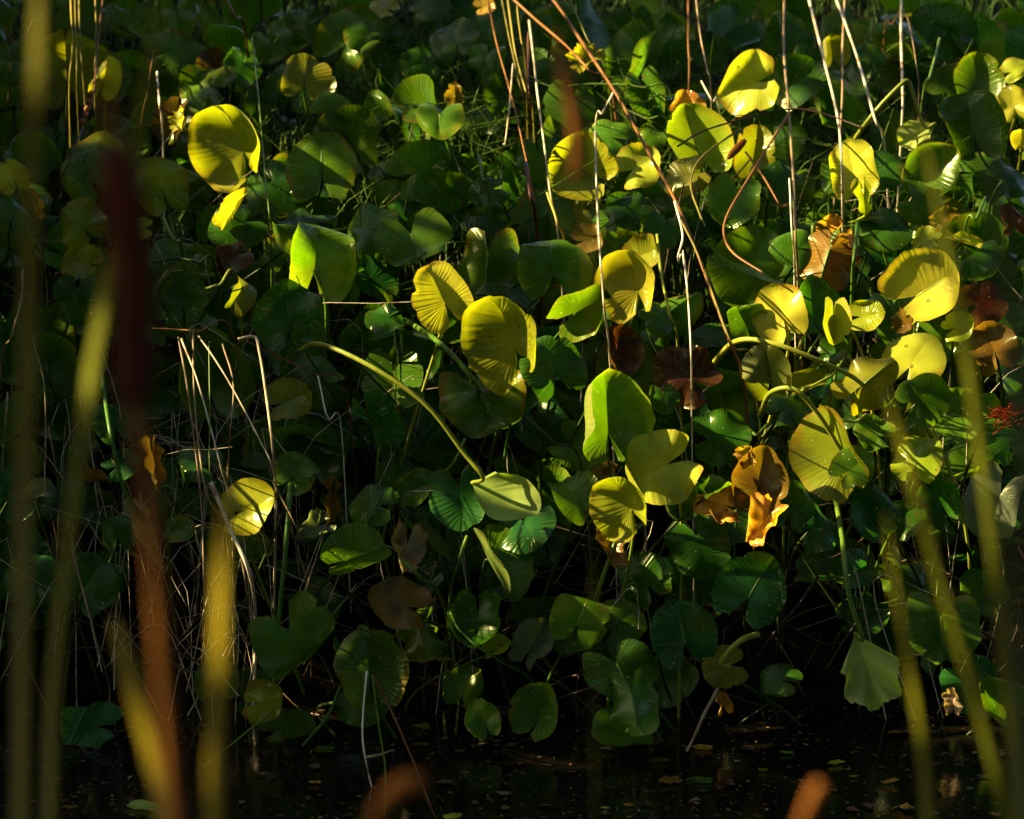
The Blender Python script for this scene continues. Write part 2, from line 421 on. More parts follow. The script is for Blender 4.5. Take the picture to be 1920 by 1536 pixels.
def leaf_geo(pre, seed, ntheta=56, nr=10):
    r = np.random.default_rng(seed)
    g = lambda k, d=0.0: pre.get(k, d)
    jit = lambda v, a=.18: v * r.uniform(1 - a, 1 + a) + r.normal() * .03
    s = g('sinus', r.uniform(.12, .34))
    th = np.linspace(-(PI - s), PI - s, ntheta)
    rho = np.concatenate([np.linspace(0, .8, nr - 3), [.89, .96, 1.0]])
    # outline: an oval about (0,.15) seen from the stalk
    cx, cy, ra, rb = r.normal() * .02, .15, .80 * r.uniform(.94, 1.05), .85 * r.uniform(.97, 1.04) * g('asp', 1.0)
    dx, dy = np.sin(th), np.cos(th)
    A = (dx / ra) ** 2 + (dy / rb) ** 2
    Bq = -2 * (dx * cx / ra ** 2 + dy * cy / rb ** 2)
    Cq = (cx / ra) ** 2 + (cy / rb) ** 2 - 1
    R = (-Bq + np.sqrt(Bq * Bq - 4 * A * Cq)) / (2 * A)
    e = smoothstep(PI - s - .55, PI - s, np.abs(th))
    R = R * (1 - .34 * e ** 2.2) * (1 + .06 * smoothstep(1.7, 2.5, np.abs(th)))
    R = R * (1 + .018 * np.sin(3 * th + r.uniform(0, 6)) + .012 * np.sin(7 * th + r.uniform(0, 6)))
    R = R + g('jag', .010) * (np.sin(13 * th + r.uniform(0, 6)) * .6 + r.normal(size=ntheta) * .6)
    for _ in range(r.integers(0, 3)):
        R = R * (1 - r.uniform(.04, .20) * np.exp(-((th - r.uniform(-2.4, 2.4)) / r.uniform(.04, .11)) ** 2))
    tm = min(PI / 2, PI - s)        # a fan has its veins spring from the stalk joint at its sides
    M0 = .62 * np.clip(np.cos(th * (PI / 2) / tm), 0, 1) ** 1.5
    bx, by = R * dx, R * dy
    X = bx[None, :] * rho[:, None]
    Y = M0[None, :] + (by - M0)[None, :] * rho[:, None]
    P = np.stack([X.ravel(), Y.ravel()], 1)
    TH = np.broadcast_to(th, X.shape).ravel(); RH = np.broadcast_to(rho[:, None], X.shape).ravel()
    Z = np.zeros(len(P))
    side = np.sign(TH)
    rolls = list(g('rolls', []))
    if not rolls and g('sinus', 0) < 1:       # most margins curl somewhere
        for _ in range(r.integers(0, 3)):
            rolls.append((r.uniform(-145, 145), r.uniform(.42, .62), r.uniform(.14, .24), r.uniform(.7, 1.5), r.choice([1, 1, -1])))
    for (ang, st, rc, mx, *sg_) in rolls:
        a = math.radians(ang + r.normal() * 4); d = np.array([math.sin(a), math.cos(a)])
        q = P @ d - st
        on = q > 0
        ang_ = np.clip(q / rc, 0, mx); rest = np.clip(q - mx * rc, 0, None)
        s1 = rc * np.sin(ang_) + rest * math.cos(mx); z1 = rc * (1 - np.cos(ang_)) + rest * math.sin(mx)
        P = np.where(on[:, None], P + (s1 - q)[:, None] * d, P)
        Z = np.where(on, Z + z1 * (sg_[0] if sg_ else 1), Z)
    wn = g('wn', 5)
    Z += jit(g('wave', .03)) * RH ** 2.2 * np.sin(wn * TH + r.uniform(0, 6))
    Z += g('rim', 0.0) * smoothstep(.8, 1, RH)
    # gentle unevenness
    p3 = np.stack([P[:, 0], P[:, 1], Z], 1)
    Z += (.045 + g('crink')) * vnoise(p3, seed + 5, 4.5) * RH
    if g('crink') > 0: Z += g('crink') * .6 * vnoise(p3, seed + 9, 11) * RH
    x, y = P[:, 0], P[:, 1]
    # sideways curl + fold of each half about the midrib
    for sg, f, k in ((-1, jit(g('fl')), jit(g('cl'))), (1, jit(g('fr')), jit(g('cr')))):
        m = (side == sg) | ((side == 0) & (sg == 1))
        a = np.abs(x[m]); k = k if abs(k) > 1e-3 else 1e-3
        ang_ = k * a + f
        xr = (np.sin(ang_) - math.sin(f)) / k; zr = (math.cos(f) - np.cos(ang_)) / k
        nx_ = -np.sin(ang_); nz_ = np.cos(ang_)
        x[m] = sg * (xr + nx_ * Z[m] * 1.0); Z[m] = zr + nz_ * Z[m]
    # lengthwise curl
    for cond, k in ((y > 0, jit(g('ct'))), (y <= 0, jit(g('cb')))):
        k = k if abs(k) > 1e-3 else 1e-3
        a = np.abs(y[cond]); sg = np.sign(y[cond])
        ang_ = k * a
        y[cond] = sg * (np.sin(ang_) / k - np.sin(ang_) * Z[cond]); Z[cond] = (1 - np.cos(ang_)) / k + np.cos(ang_) * Z[cond]
    V = np.stack([x, y, Z], 1)
    n, m_ = X.shape
    I = np.arange(n - 1)[:, None] * m_ + np.arange(m_ - 1)[None, :]
    F = np.stack([I, I + 1, I + 1 + m_, I + m_], -1).reshape(-1, 4)
    uv = np.stack([TH / (2 * PI) + .5, RH], 1)
    return V, F, uv, RH, TH

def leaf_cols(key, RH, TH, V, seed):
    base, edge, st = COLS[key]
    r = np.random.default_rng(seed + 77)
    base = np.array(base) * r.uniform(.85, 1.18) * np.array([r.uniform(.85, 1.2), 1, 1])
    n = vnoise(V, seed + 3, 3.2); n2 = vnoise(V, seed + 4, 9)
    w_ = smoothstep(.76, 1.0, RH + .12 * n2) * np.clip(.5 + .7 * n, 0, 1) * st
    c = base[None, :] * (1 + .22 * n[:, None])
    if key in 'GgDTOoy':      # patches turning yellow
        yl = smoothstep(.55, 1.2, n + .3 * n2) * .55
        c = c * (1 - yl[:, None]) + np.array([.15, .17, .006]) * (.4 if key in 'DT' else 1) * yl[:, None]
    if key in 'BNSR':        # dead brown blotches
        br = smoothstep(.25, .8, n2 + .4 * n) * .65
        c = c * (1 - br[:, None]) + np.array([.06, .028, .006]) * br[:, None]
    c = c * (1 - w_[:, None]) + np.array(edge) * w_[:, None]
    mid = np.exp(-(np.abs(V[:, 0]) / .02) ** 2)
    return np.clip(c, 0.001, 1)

bulk_st = []; BULK = []; LITF = []; LIT = []       # world points kept sunlit by gaps cut in the added tree crowns
def leaf_at(cx, cy, w_, h_, tip, nx, ny, key, preset, off, lit, label, cat='leaf', name='pond_lily_leaf', group=None,
            stalk=None, seed=None, nth=56, over=None, stalk_mat='petiole', midrib=False, turn=0.0, bulk=None):
    nx = max(-.75, nx + turn)
    under = preset.endswith('!'); preset = preset.rstrip('!')
    pre = dict(PRE[preset]);  pre.update(over or {})
    seed = seed if seed is not None else int(cx * 7 + cy * 13 + w_)
    V, F, uv, RH, TH = leaf_geo(pre, seed, nth)
    Y = canopyY(cy) - off
    ctr = at(cx, cy, Y)
    nC = math.sqrt(max(0.04, 1 - nx * nx - ny * ny)) * (-1 if under else 1)
    n = RT * nx + UP * ny + BACK * nC; n /= np.linalg.norm(n)
    a = math.radians(tip); d = RT * math.cos(a) + UP * math.sin(a)
    k = -(d @ n) / (n @ BACK)
    t = d + BACK * np.clip(k, -2.2, 2.2); t -= n * (t @ n); t /= np.linalg.norm(t)
    x = np.cross(t, n)
    Wd = V[:, :1] * x + V[:, 1:2] * t + V[:, 2:] * n
    depth = (ctr - C0) @ FWD
    ex = (Wd @ RT); ey = (Wd @ UP)
    pw, ph = np.ptp(ex) * FPX / depth, np.ptp(ey) * FPX / depth
    sc = math.sqrt((w_ / pw) * (h_ / ph))
    sc = min(sc, 0.19)
    Wd *= sc
    mid = RT * (Wd @ RT).min() / 2 + RT * (Wd @ RT).max() / 2 + UP * ((Wd @ UP).min() + (Wd @ UP).max()) / 2 + BACK * np.mean(Wd @ BACK)
    org = ctr - mid          # stalk joint in the world
    W = Wd + org
    zmin = W[:, 2].min()
    if zmin < 0.004:
        sh = 0.004 - zmin; W[:, 2] = np.maximum(W[:, 2], 0.004); 
    c = leaf_cols(key, RH, TH, V, seed)
    if bulk is not None:
        bulk.append((W, F, c, uv))
        gz = min(float(ground_z(org[0], org[1] + .08)) - .03, org[2] - .03)
        bulk_st.append((catmull([[org[0] + .03, org[1] + .1, gz], [org[0], org[1] + .1, (gz + org[2]) / 2], org], 8), .0032))
        return None
    root = thing(name, label, cat, org, group)
    me = mesh_np('blade', W - org, F, M['leaf'], col=c, uv=uv)
    bl = obj('blade', me, root)
    # midrib: a low ridge along the middle of the blade
    m_ = len(set(np.round(TH, 6)))
    if midrib:
        nr_ = len(V) // m_
        idx = []
        c0 = m_ // 2
        line = W.reshape(nr_, m_, 3)
        pts = [org] + [line[0, j] for j in range(int(m_ * .70), c0, -2)] + [line[i, c0] for i in range(1, nr_, 2)]
        pts = np.array(pts) - n * .0015
        obj('midrib', tube_mesh('midrib', pts - org, np.linspace(.0035, .001, len(pts)), M['petiole_y'] if key in 'YWPyg' else M['petiole'], 5), bl)
    # stalk
    if stalk != 'none':
        if stalk:
            pts = [at(px, py, Y - off * 0 + dy) for (px, py, dy) in stalk[0]]
            rad = stalk[1] / 2 * (Y / FPX)
            pts = np.array(pts); 
            if stalk[2]: pts = np.vstack([pts, org])
            P = catmull(pts, 26)
        else:
            r = np.random.default_rng(seed + 1)
            gxy = org[:2] + np.array([r.normal() * .17, r.uniform(.02, .24)])
            gz = float(ground_z(gxy[0], gxy[1])) - .03
            gz = min(gz, org[2] - .03)
            Hh = max(.05, org[2] - gz)
            R0 = np.array([gxy[0], gxy[1], gz])
            dirv = n * .55 * (1 if not under else 1) + t * .45
            P1 = R0 + np.array([r.normal() * .10, r.normal() * .04, .5 * Hh]); P2 = org - dirv * .4 * min(Hh, .35)
            P2[2] = max(P2[2], gz + .02)
            u = np.linspace(0, 1, 16)[:, None]
            P = (1 - u) ** 3 * R0 + 3 * (1 - u) ** 2 * u * P1 + 3 * (1 - u) * u * u * P2 + u ** 3 * org
            rad = r.uniform(.0030, .0044)
        if stalk and lit: LIT.append(P[6:])
        rr = np.linspace(rad * 1.12, rad * .85, len(P))
        obj('petiole', tube_mesh('petiole', P - org, rr, M[stalk_mat], 8), root)
    if lit:
        sel = W[::3]
        (LITF if lit == 2 else LIT).append(sel)
    return root

# cx cy w h tip nx ny colour shape offset lit | label
HERO = '''
140 132 125 175 95 .15 .2 O cup .05 0|large olive leaf behind the thin yellow grass blades, upper left
199 147 52 106 75 -.3 .1 Y foldl .10 0|narrow yellow-green folded leaf just right of the large olive leaf, upper left
215 28 80 34 10 0 .6 o dome -.1 0|dim olive leaf at the top edge between the two blurred left blades
455 126 92 62 250 .2 .45 D dome .0 0|small dark green leaf beside the top of the thin green grass stem
565 48 105 62 180 0 .5 D dome -.2 0|faint out-of-focus leaf at the top, left of centre
575 143 132 66 85 .25 .45 O lobes .05 0|olive leaf spread sideways in two lobes, yellow at its right lobe
398 130 72 84 100 .2 .2 b cup -.15 0|dim brownish leaf behind the blurred olive blade at upper left
420 281 147 154 112 -.10 .10 y horse .12 2|cupped yellow-green leaf curled into a horseshoe with a sunlit right rim
432 392 62 90 55 -.3 .2 W strip .16 1|thin twisted yellow leaf hanging below the horseshoe-curled leaf
602 313 130 142 92 -.05 .2 o heart .08 0|round olive-green leaf with its notch at the bottom, right of the horseshoe leaf
300 350 100 126 110 -.2 .2 O dome .10 0|olive leaf half hidden by the right side of the big brown cattail head
163 335 110 90 140 .1 .4 o dome .0 0|dark olive leaf left of the top of the big cattail head
158 420 100 100 130 .1 .3 O dome .05 0|dull olive leaf left of the middle of the big cattail head
318 225 62 100 80 .3 .2 b foldr -.02 0|dark brown leaf beside the short white broken straw
330 222 28 62 80 -.5 .3 W scrap .04 1|small yellow sunlit scrap with dark stripes beside the short white straw
24 332 60 78 110 .1 .1 W wavy .12 1|bright yellow curled leaf at the left edge
70 385 24 76 100 .6 0 N strip .14 0|narrow orange-brown leaf sliver beside the bright leaf at the left edge
22 408 76 92 60 .2 .4 D dome .04 0|dark green leaf below the bright yellow leaf at the left edge
268 428 46 32 180 0 -.3 Y rollt .08 0|small yellow rolled leaf end just right of the big cattail head
155 492 118 50 170 0 .65 O wavy .08 0|olive-yellow leaf lying flat left of the big cattail head
447 425 112 98 200 .15 .4 D dome .04 0|dark green leaf below the twisted yellow leaf
440 486 78 66 210 .1 .5 R flat .02 0|dark reddish leaf left of the bright translucent green leaf
607 493 122 158 85 .12 .1 g cupl .16 2|bright translucent green leaf with dark midrib, left of centre
548 448 64 74 130 .2 .3 G dome .04 0|plain green leaf tucked behind the bright translucent green leaf
622 208 78 78 30 .2 .5 G dome .0 0|dark green leaf above the round olive leaf with bottom notch
720 17 80 34 160 0 .7 y dome .0 0|yellow-rimmed green leaf at the top edge, left of centre
806 16 112 42 20 0 .65 D dome -.1 0|wide dark leaf at the top edge between the yellow-rimmed leaf and the grass bunch
678 68 72 62 160 .2 .3 o dome -.1 0|dim olive leaf under the yellow-rimmed leaf at the top
852 78 100 94 100 0 .4 D dome -.08 0|dark green peaked leaf left of the yellow grass bunch
786 118 88 62 200 0 .5 D dome -.12 0|small dark leaf left of the peaked leaf near the top
912 112 66 74 250 -.3 .4 G dome -.05 0|dark green leaf behind the yellow grass bunch
792 186 122 94 20 .1 .4 o saddle .0 0|olive-brown ribbed leaf among the grass, upper middle
852 176 46 46 90 -.2 .2 B scrap .04 0|small brownish-yellow curled flap right of the ribbed leaf in the grass
825 228 124 56 270 0 .5 G lobes .06 0|green two-lobed leaf on a tall stalk under the ribbed leaf in the grass
782 320 128 110 20 -.15 .35 G wavy .08 0|green leaf with notch to the right, left of the dead straws in upper middle
700 428 124 78 170 0 .6 G dome .06 0|flat green leaf touching the top right of the bright translucent leaf
778 444 136 124 290 -.1 .4 G lobes .09 0|big green leaf with two lobes above the bright yellow half leaf
918 358 80 66 200 .2 .4 D dome -.02 0|dark leaf behind the straws in upper middle
1010 294 74 98 280 .2 .3 G dome .05 0|dark green leaf against the white straw in upper middle
920 490 132 126 265 .1 .35 o tent .05 0|olive leaf with brown tip draped right of the two-lobed green leaf
1040 505 150 110 95 0 .35 G lobes .10 0|green leaf with two broad lobes at the centre above the middle
1092 312 130 136 150 -.2 .2 y cup .12 1|sunlit yellow-green leaf crossed by the blurred orange cattail
1192 312 92 90 30 .1 .3 Y wavy .14 1|yellow-green lit leaf left of the long diagonal brown reed
1140 258 110 64 160 .1 .5 G dome .04 0|green leaf behind the sunlit leaf that the orange cattail crosses
1216 262 66 66 40 0 .4 G dome .02 0|small green leaf under the long diagonal reed, upper right of centre
1090 58 132 128 290 .1 .35 D tent -.05 0|big dark ribbed leaf at the top right of centre
1188 50 78 86 280 .1 .35 D dome -.1 0|dark leaf right of the big ribbed leaf at the top
1098 108 86 58 20 .1 .5 Y scrap .0 1|pale yellow ragged leaf behind the blurred orange knob near the top
1068 200 106 98 260 0 .4 D dome -.03 0|dark leaf behind the rust-brown blurred cattail
1100 446 84 42 10 .1 .5 B rollt .06 1|brown rolled leaf below the sunlit yellow-green leaf in the centre
1180 396 112 64 150 0 .5 D dome .0 0|dark leaf left of the long diagonal reed, in the middle
1242 436 74 78 60 .1 .4 D dome .0 0|dark green leaf between the long reed and the curled white-tipped leaf
1402 156 112 128 195 -.25 .15 Y rollrt .16 2|bright sunlit leaf with a rolled edge near the top right of centre
1372 186 80 44 175 0 .55 D dome .02 0|shaded dark leaf directly under the bright rolled leaf near the top
1290 198 82 52 150 .0 .3 N rollt .07 1|leaf with an arched golden rim left of the bright rolled leaf
1312 266 132 146 110 .05 .25 y cup .12 1|ribbed yellow-green leaf with a dark midrib below the golden-rimmed leaf
1414 286 68 124 80 -.3 .2 O foldl .10 1|olive ribbed leaf beside the small brown seed spike
1376 376 116 94 250 0 .4 G heart .05 0|dark green leaf inside the loop of the curled orange reed leaf
1288 332 92 80 200 .1 .3 O dome .04 0|olive leaf with yellow margin under the ribbed leaf with dark midrib
1462 342 92 86 30 .1 .4 D dome .0 0|dark green leaf left of the tall straw with white lower end
1568 96 52 66 100 .2 .1 O cup .0 1|small cupped olive leaf behind the leaning straws at the top right
1626 112 70 66 120 .1 .4 D dome -.1 0|dim dark leaf right of the leaning straws near the top
1600 318 82 134 100 -.25 .1 Y rolll .14 1|yellow leaf rolled upright with its stem-like left edge in sun
1622 374 56 112 275 .1 .1 y strip .18 1|green-yellow hanging leaf with a torn brown corner
1652 320 108 80 30 .15 .45 D dome .06 0|dark green leaf tucked behind the upright rolled yellow leaf
1718 254 100 46 215 .1 -.45 P fan! .12 1|pale green underside of a leaf on a sharply bent stalk
1744 324 116 110 40 .1 .35 o bowl .10 1|brown-edged hollow leaf below the pale leaf on the bent stalk
1822 236 140 124 100 -.1 .25 o cup .10 0|large dark ribbed leaf with olive streaks at upper right
1834 150 122 86 95 0 .3 o cup .04 1|leaf with two yellow-lit rim lobes above the large dark ribbed leaf
1902 132 54 56 30 0 .3 Y dome .06 1|yellow-green leaf at the right edge near the top
1900 194 52 88 100 -.2 .1 W wavy .10 1|golden curled leaf at the right edge, upper part
1912 262 26 56 90 -.2 0 W cup .14 1|small bright yellow leaf tip at the right edge
1772 62 158 100 150 0 .5 D dome -.05 0|wide dark green leaf at the top right corner
1552 428 70 42 20 0 .3 N crump .10 1|orange-brown crumpled leaf on a short stalk right of the tall straw
1486 466 110 62 170 0 .5 G dome .07 0|green leaf left of the orange-brown crumpled leaf
1556 490 140 100 250 .05 .35 B tent .06 1|olive-brown leaf draped under the orange-brown crumpled leaf
1658 432 104 92 20 .1 .4 D dome .04 0|dark green leaf above the big glossy leaf at the right
1738 448 66 44 170 -.2 .4 Y rollt .12 1|small yellow-green rolled leaf above the big glossy leaf
1806 450 74 36 340 -.2 .4 Y strip .10 1|narrow lit leaf right of the small rolled leaf above the glossy leaf
1722 538 156 148 30 -.25 .35 Y cup .18 2|big glossy sunlit leaf at the right with a white glare along its fold
1828 482 96 78 20 .1 .4 D dome .05 0|dark leaf right of the big glossy sunlit leaf
1900 412 44 84 100 .2 .1 R crump .12 0|reddish-brown shrivelled leaf at the right edge
1728 386 118 70 330 0 .45 G dome .05 0|dark ribbed leaf below the brown-edged hollow leaf
1886 336 90 70 20 0 .45 D dome .02 0|dark leaf at the right edge below the large ribbed leaf
345 556 90 108 100 0 .3 D cup .05 0|dark green leaf right of the big cattail head, above the straw clump
148 562 80 122 270 .2 .2 D dome .03 0|dark green leaf between the blurred left stem and the big cattail head
452 556 50 92 60 .3 .2 O foldl .10 1|olive folded leaf left of the broad dark leaf under the translucent leaf
540 590 136 136 100 .05 .2 D heart .12 0|broad dark green leaf with notch at the bottom under the translucent leaf
580 634 62 74 290 .2 .3 G dome .09 0|green lobe-shaped leaf where the long arching stalk begins
212 796 76 84 110 .1 .4 T dome .04 0|dark leaf right of the blurred yellow blade, left side
225 872 70 68 30 .1 .5 T dome -.02 0|shaded leaf above the tan withered leaf
410 700 150 170 100 0 .3 o cup -.15 0|dim broad olive leaf behind the upright straw clump
538 748 122 64 20 -.1 .4 O wavy .06 0|olive wavy leaf right of the kinked white straw
556 888 80 92 60 .1 .35 G heart .10 0|green heart-shaped leaf right of the straw clump
462 950 120 96 20 -.1 .35 y wavy .12 1|yellow-green leaf behind the foot of the straw clump
372 872 104 66 160 0 .5 D dome -.02 0|dark leaf behind the straw clump, lower left
22 932 98 104 60 .1 .4 T dome .06 0|dark bluish leaf at the left edge, lower half
74 918 58 54 30 -.2 .3 K fold .12 0|small greyish ribbed leaf by the left edge
222 1000 62 68 100 .1 .3 D dome .04 0|small dark leaf touching the tan withered leaf
335 992 78 42 350 0 .5 o flat .04 0|dull olive leaf right of the tan withered leaf
162 1096 132 118 60 .1 .4 D heart .08 0|dark green leaf crossed by the leaning dry stem, lower left
60 1090 100 110 120 0 .4 T dome .04 0|dark leaf left of the one crossed by the leaning dry stem
833 558 112 152 115 .25 .1 Y rollr .18 2|bright yellow half leaf with a shadow line across it at the centre
934 648 146 182 110 -.10 .08 y horse .20 2|olive horseshoe-curled leaf with a sunlit inner rim at the centre
904 744 174 150 300 0 .3 o heart .08 0|large flat olive leaf behind the horseshoe-curled leaf at the centre
1038 692 136 122 110 .1 .3 D lobes .13 0|dark green leaf right of the central horseshoe-curled leaf
1086 588 114 118 30 -.15 .25 g foldl .15 2|bright ribbed green leaf above the dark leaf, right of the horseshoe leaf
1170 538 124 126 100 -.12 .12 Y horse .18 2|cupped yellow leaf with a white glaring hanging flap
1200 474 88 58 20 .0 .3 O rollt .08 1|leaf with a golden rim just above the cupped leaf with white flap
1161 781 152 164 93 .06 .08 g cupl .24 2|round cupped green leaf with yellow rim, hanging in the middle right of centre
1246 876 124 166 205 .1 .1 W wavy .20 2|bright yellow twisted leaf right below the round cupped green leaf
1158 956 126 106 120 -.12 .12 y horse .22 2|green leaf with a white-lit flap below the twisted yellow leaf
1148 1024 78 66 270 0 .2 B crump .18 1|yellow-brown shrivelled leaf under the leaf with white-lit flap
710 786 102 104 310 .2 .35 T fold .12 0|dark blue-green folded leaf left of the long arching stalk
770 745 70 32 350 0 .5 g flat .08 0|small pale green leaf crossed by the long arching stalk
722 598 88 54 200 0 .5 D dome .05 0|small dark leaf left of the bright yellow half leaf
950 930 150 80 332 .1 -.25 P kite! .24 1|pale green leaf underside at the end of the long arching stalk
862 930 120 132 280 .1 .35 T wavy .12 0|dark blue-green leaf behind the pale leaf ending the arching stalk
700 948 120 64 170 0 .55 D dome .12 0|dark leaf above the three-cornered green leaf, left of centre
782 914 100 62 20 0 .5 o wavy .08 0|olive leaf left of the dark blue-green leaf by the arching stalk
988 992 104 98 300 .1 .4 T dome .14 0|dark leaf below the pale leaf ending the arching stalk
1080 934 104 106 120 .2 .3 G saddle .12 0|green leaf left of the leaf with white-lit flap
668 1028 126 102 20 -.1 .4 G fold .16 0|three-cornered green leaf with a downturned tip, left of centre low
1174 654 60 112 90 .5 .1 R cup .06 0|dark red-brown leaf standing above the round cupped green leaf
1290 708 142 110 150 0 .35 R dome .06 0|broad dark brown decaying leaf right of the middle
1246 748 54 66 280 0 .4 D dome .10 0|small green leaf beside the round cupped green leaf
1230 600 76 56 20 0 .5 D dome .02 0|dark leaf behind the white glaring flap
1462 592 108 116 110 -.3 .2 W wavy .18 2|bright yellow leaf with a red-brown hollow, right of centre
1534 572 114 106 100 -.1 .3 D bowl .14 0|dark green leaf standing behind the bright yellow leaf with red-brown hollow
1402 606 80 76 120 .2 .2 G cup .14 1|green leaf left of the bright yellow leaf with red-brown hollow
1568 602 52 98 270 -.3 .1 Y foldr .20 1|yellow-green folded leaf right of the bright yellow leaf
1624 592 76 56 10 -.1 .45 y flat .14 1|lit green leaf left of the big glossy sunlit leaf's lower tip
1436 696 108 98 100 0 .1 O tent! .10 1|olive leaf underside with pale midrib below the lit arching stalk
1474 768 96 68 30 0 .5 D dome .12 0|dark oval leaf below the olive underside leaf
1712 682 132 108 60 -.1 .3 Y dome .18 1|yellow-green ribbed leaf below the big glossy sunlit leaf
1730 752 116 100 20 .1 .35 G dome .22 0|green leaf overlapping the lower edge of the yellow-green ribbed leaf at right
1622 724 138 106 40 .2 .15 O tent .22 1|olive peaked leaf at the end of the lit arching stalk
1352 820 134 92 10 0 .45 D dome .08 0|dark leaf right of the bright twisted yellow leaf
1552 852 158 166 120 -.1 .25 O foldr .22 1|olive leaf folded over with an orange lower edge, right of centre low
1596 876 84 84 40 .1 .4 G flat .27 0|green patch-like leaf lying on the olive folded leaf
1606 876 46 86 80 .3 0 N scrap .18 1|small golden torn leaf right of the olive folded leaf
1424 900 104 136 80 -.05 .1 B cup .20 0|brown-olive leaf standing among golden curled scraps
1438 974 74 108 240 -.3 .1 N crump .24 1|golden sunlit curled scrap under the brown-olive leaf
1396 858 42 48 110 -.3 .1 N scrap .24 1|small golden curl at the top left of the brown-olive leaf
1348 946 84 84 160 -.2 .2 N crump .18 1|brown and gold crumpled leaf left of the brown-olive leaf
1342 912 66 44 20 -.1 .4 G fold .20 0|small green folded leaf above the brown and gold crumpled leaf
1484 950 74 126 80 .2 .2 D dome .12 0|dark round leaf right of the golden curled scrap
1718 862 82 106 80 -.2 .3 y dome .12 1|half-lit green leaf behind the blurred green cattail blade, right
1640 962 104 106 130 0 .3 T cup .14 0|blue-green cupped leaf low on the right with a lit rim
1868 938 112 158 250 -.2 .25 K saddle .12 1|pale wrinkled leaf behind the bright blurred stem at right
1886 838 82 78 120 .1 .4 D dome .14 0|dark ribbed leaf under the red rootlets at the right edge
1862 654 84 122 110 .0 .2 B wavy .10 1|brown leaf with an orange lit patch near the right edge
1842 572 110 82 20 0 .4 R dome .05 0|dark brown leaf right of the big glossy sunlit leaf, in shade
1528 990 132 76 20 0 .5 T dome .06 0|dark leaf low between the golden scrap and the blue-green cupped leaf
1308 1022 120 138 290 .1 .3 D dome .10 0|dark green leaf below the brown and gold crumpled leaf
406 1272 100 70 90 .05 .25 o lobes .14 0|small two-lobed leaf near the water at lower left
548 1192 164 166 300 .05 .25 G lobes .14 0|large green two-lobed leaf on an upright stalk, lower left
172 1364 142 76 180 0 .72 T dome .10 0|dark blue-green leaf floating on the water at lower left
492 1314 120 54 15 -.1 .45 O wavy .12 0|torn pale olive leaf with small holes above the water, lower left
530 1366 138 84 10 0 .55 o dome .05 0|dark leaf with brown rim under the torn olive leaf
750 1130 128 94 165 -.1 .3 B wavy .16 0|orange-olive leaf with curled rim, lower left of centre
792 1190 122 92 290 0 .3 o hang .12 0|olive drooping leaf under the orange-olive leaf
697 1252 136 160 95 .1 .15 o cup .20 0|large dark brown-olive leaf above the white bent straws
889 1160 108 100 270 .0 .2 D bowl .20 0|almost black heart-shaped leaf low in the centre
944 1056 112 146 300 .35 .2 G foldr .16 0|long green leaf slanting down to the right, low in the centre
1086 1166 116 104 70 -.1 .25 g heart .18 0|green leaf with yellow upper lobe, low right of centre
1160 1172 110 96 40 .1 .35 o dome .14 0|olive leaf right of the green leaf with yellow upper lobe
1162 1262 130 138 300 -.1 .3 D lobes .22 0|dark green leaf on top of a stack of three by the water
1188 1316 112 108 280 .05 .35 G tent .27 0|lighter green fan-shaped leaf in the middle of the stack by the water
1166 1362 134 60 180 0 .68 G flat .20 0|lowest leaf of the stack of three, lying on the water
1210 1090 108 100 120 0 .3 D dome .08 0|very dark leaf behind the green leaf with yellow upper lobe
1282 1193 130 132 100 .08 .2 T heart .22 0|round dark green leaf with notch at the bottom, left of a larger kidney leaf
1404 1106 136 150 60 -.05 .2 T heart .26 0|kidney-shaped dark green leaf with a lit spot on its upper rim
1360 1250 100 72 190 0 .5 O dome .20 0|small leaf with yellow patches under the kidney-shaped leaf
1000 1334 98 104 60 -.1 .25 G cup .16 0|pointed green leaf rising from the water, right one of a pair
905 1350 72 78 110 .05 .2 G cup .16 0|smaller green leaf rising from the water, left one of a pair
868 1288 76 84 70 .1 .3 o cup .04 0|dim olive leaf above the pair of leaves rising from the water
680 1322 96 84 200 0 .4 D dome .06 0|dim leaf behind the white bent straws by the water
996 1208 86 100 60 .1 .3 K fold .08 0|dark leaf with white cobweb patches, low in the centre
930 1212 56 48 30 -.2 .35 y fold .12 0|small yellow-green leaf left of the cobwebbed leaf
592 984 72 66 200 .1 .4 K crump .06 0|grey cobwebbed shrivelled leaf left of the three-cornered green leaf
1632 1262 164 132 288 .05 -.2 P fan! .28 0|pale green leaf hanging like an umbrella from a thin stalk, lower right
1768 1178 162 122 270 .05 .3 G lobes .14 0|green two-lobed leaf with yellow patch behind blurred blades, lower right
1822 1286 110 130 300 .1 .35 T dome .06 0|dark leaf under the two-lobed leaf with yellow patch, lower right
1886 1312 92 114 120 .0 .3 G cup .12 0|green leaf at the right edge near the water
1466 1276 86 56 170 0 .6 D dome .05 0|very dim leaf lying low right of the kidney-shaped leaf
266 998 78 152 285 .1 .1 S dead .16 0|tan withered leaf hanging on a thin stalk at lower left
288 872 64 100 280 .1 .2 B dead .02 0|brown withered leaf below the big cattail head
768 1022 92 80 260 0 .2 S crump .04 0|tan crumpled dead leaf low in the centre left
624 938 44 76 270 .1 .1 B dead .04 0|small brown dead leaf hanging left of centre
1128 890 56 66 30 .1 .2 B crump .02 0|brown dead leaf behind the leaf with white-lit flap
180 892 70 28 0 0 .4 B strip .04 0|thin brown dead leaf by the blurred yellow blade
1786 1316 48 44 90 0 .2 S crump .14 0|small pale crumpled leaf near the water at lower right
1358 1318 36 50 100 0 .1 N crump .12 0|small orange dead leaf above the leaning tan straw by the water
908 8 60 30 20 0 .4 N rollt .1 1|golden leaf edge at the top above the yellow grass bunch
1796 612 62 58 20 -.1 .4 y wavy .10 1|light green leaf between the glossy sunlit leaf and the long bright stem
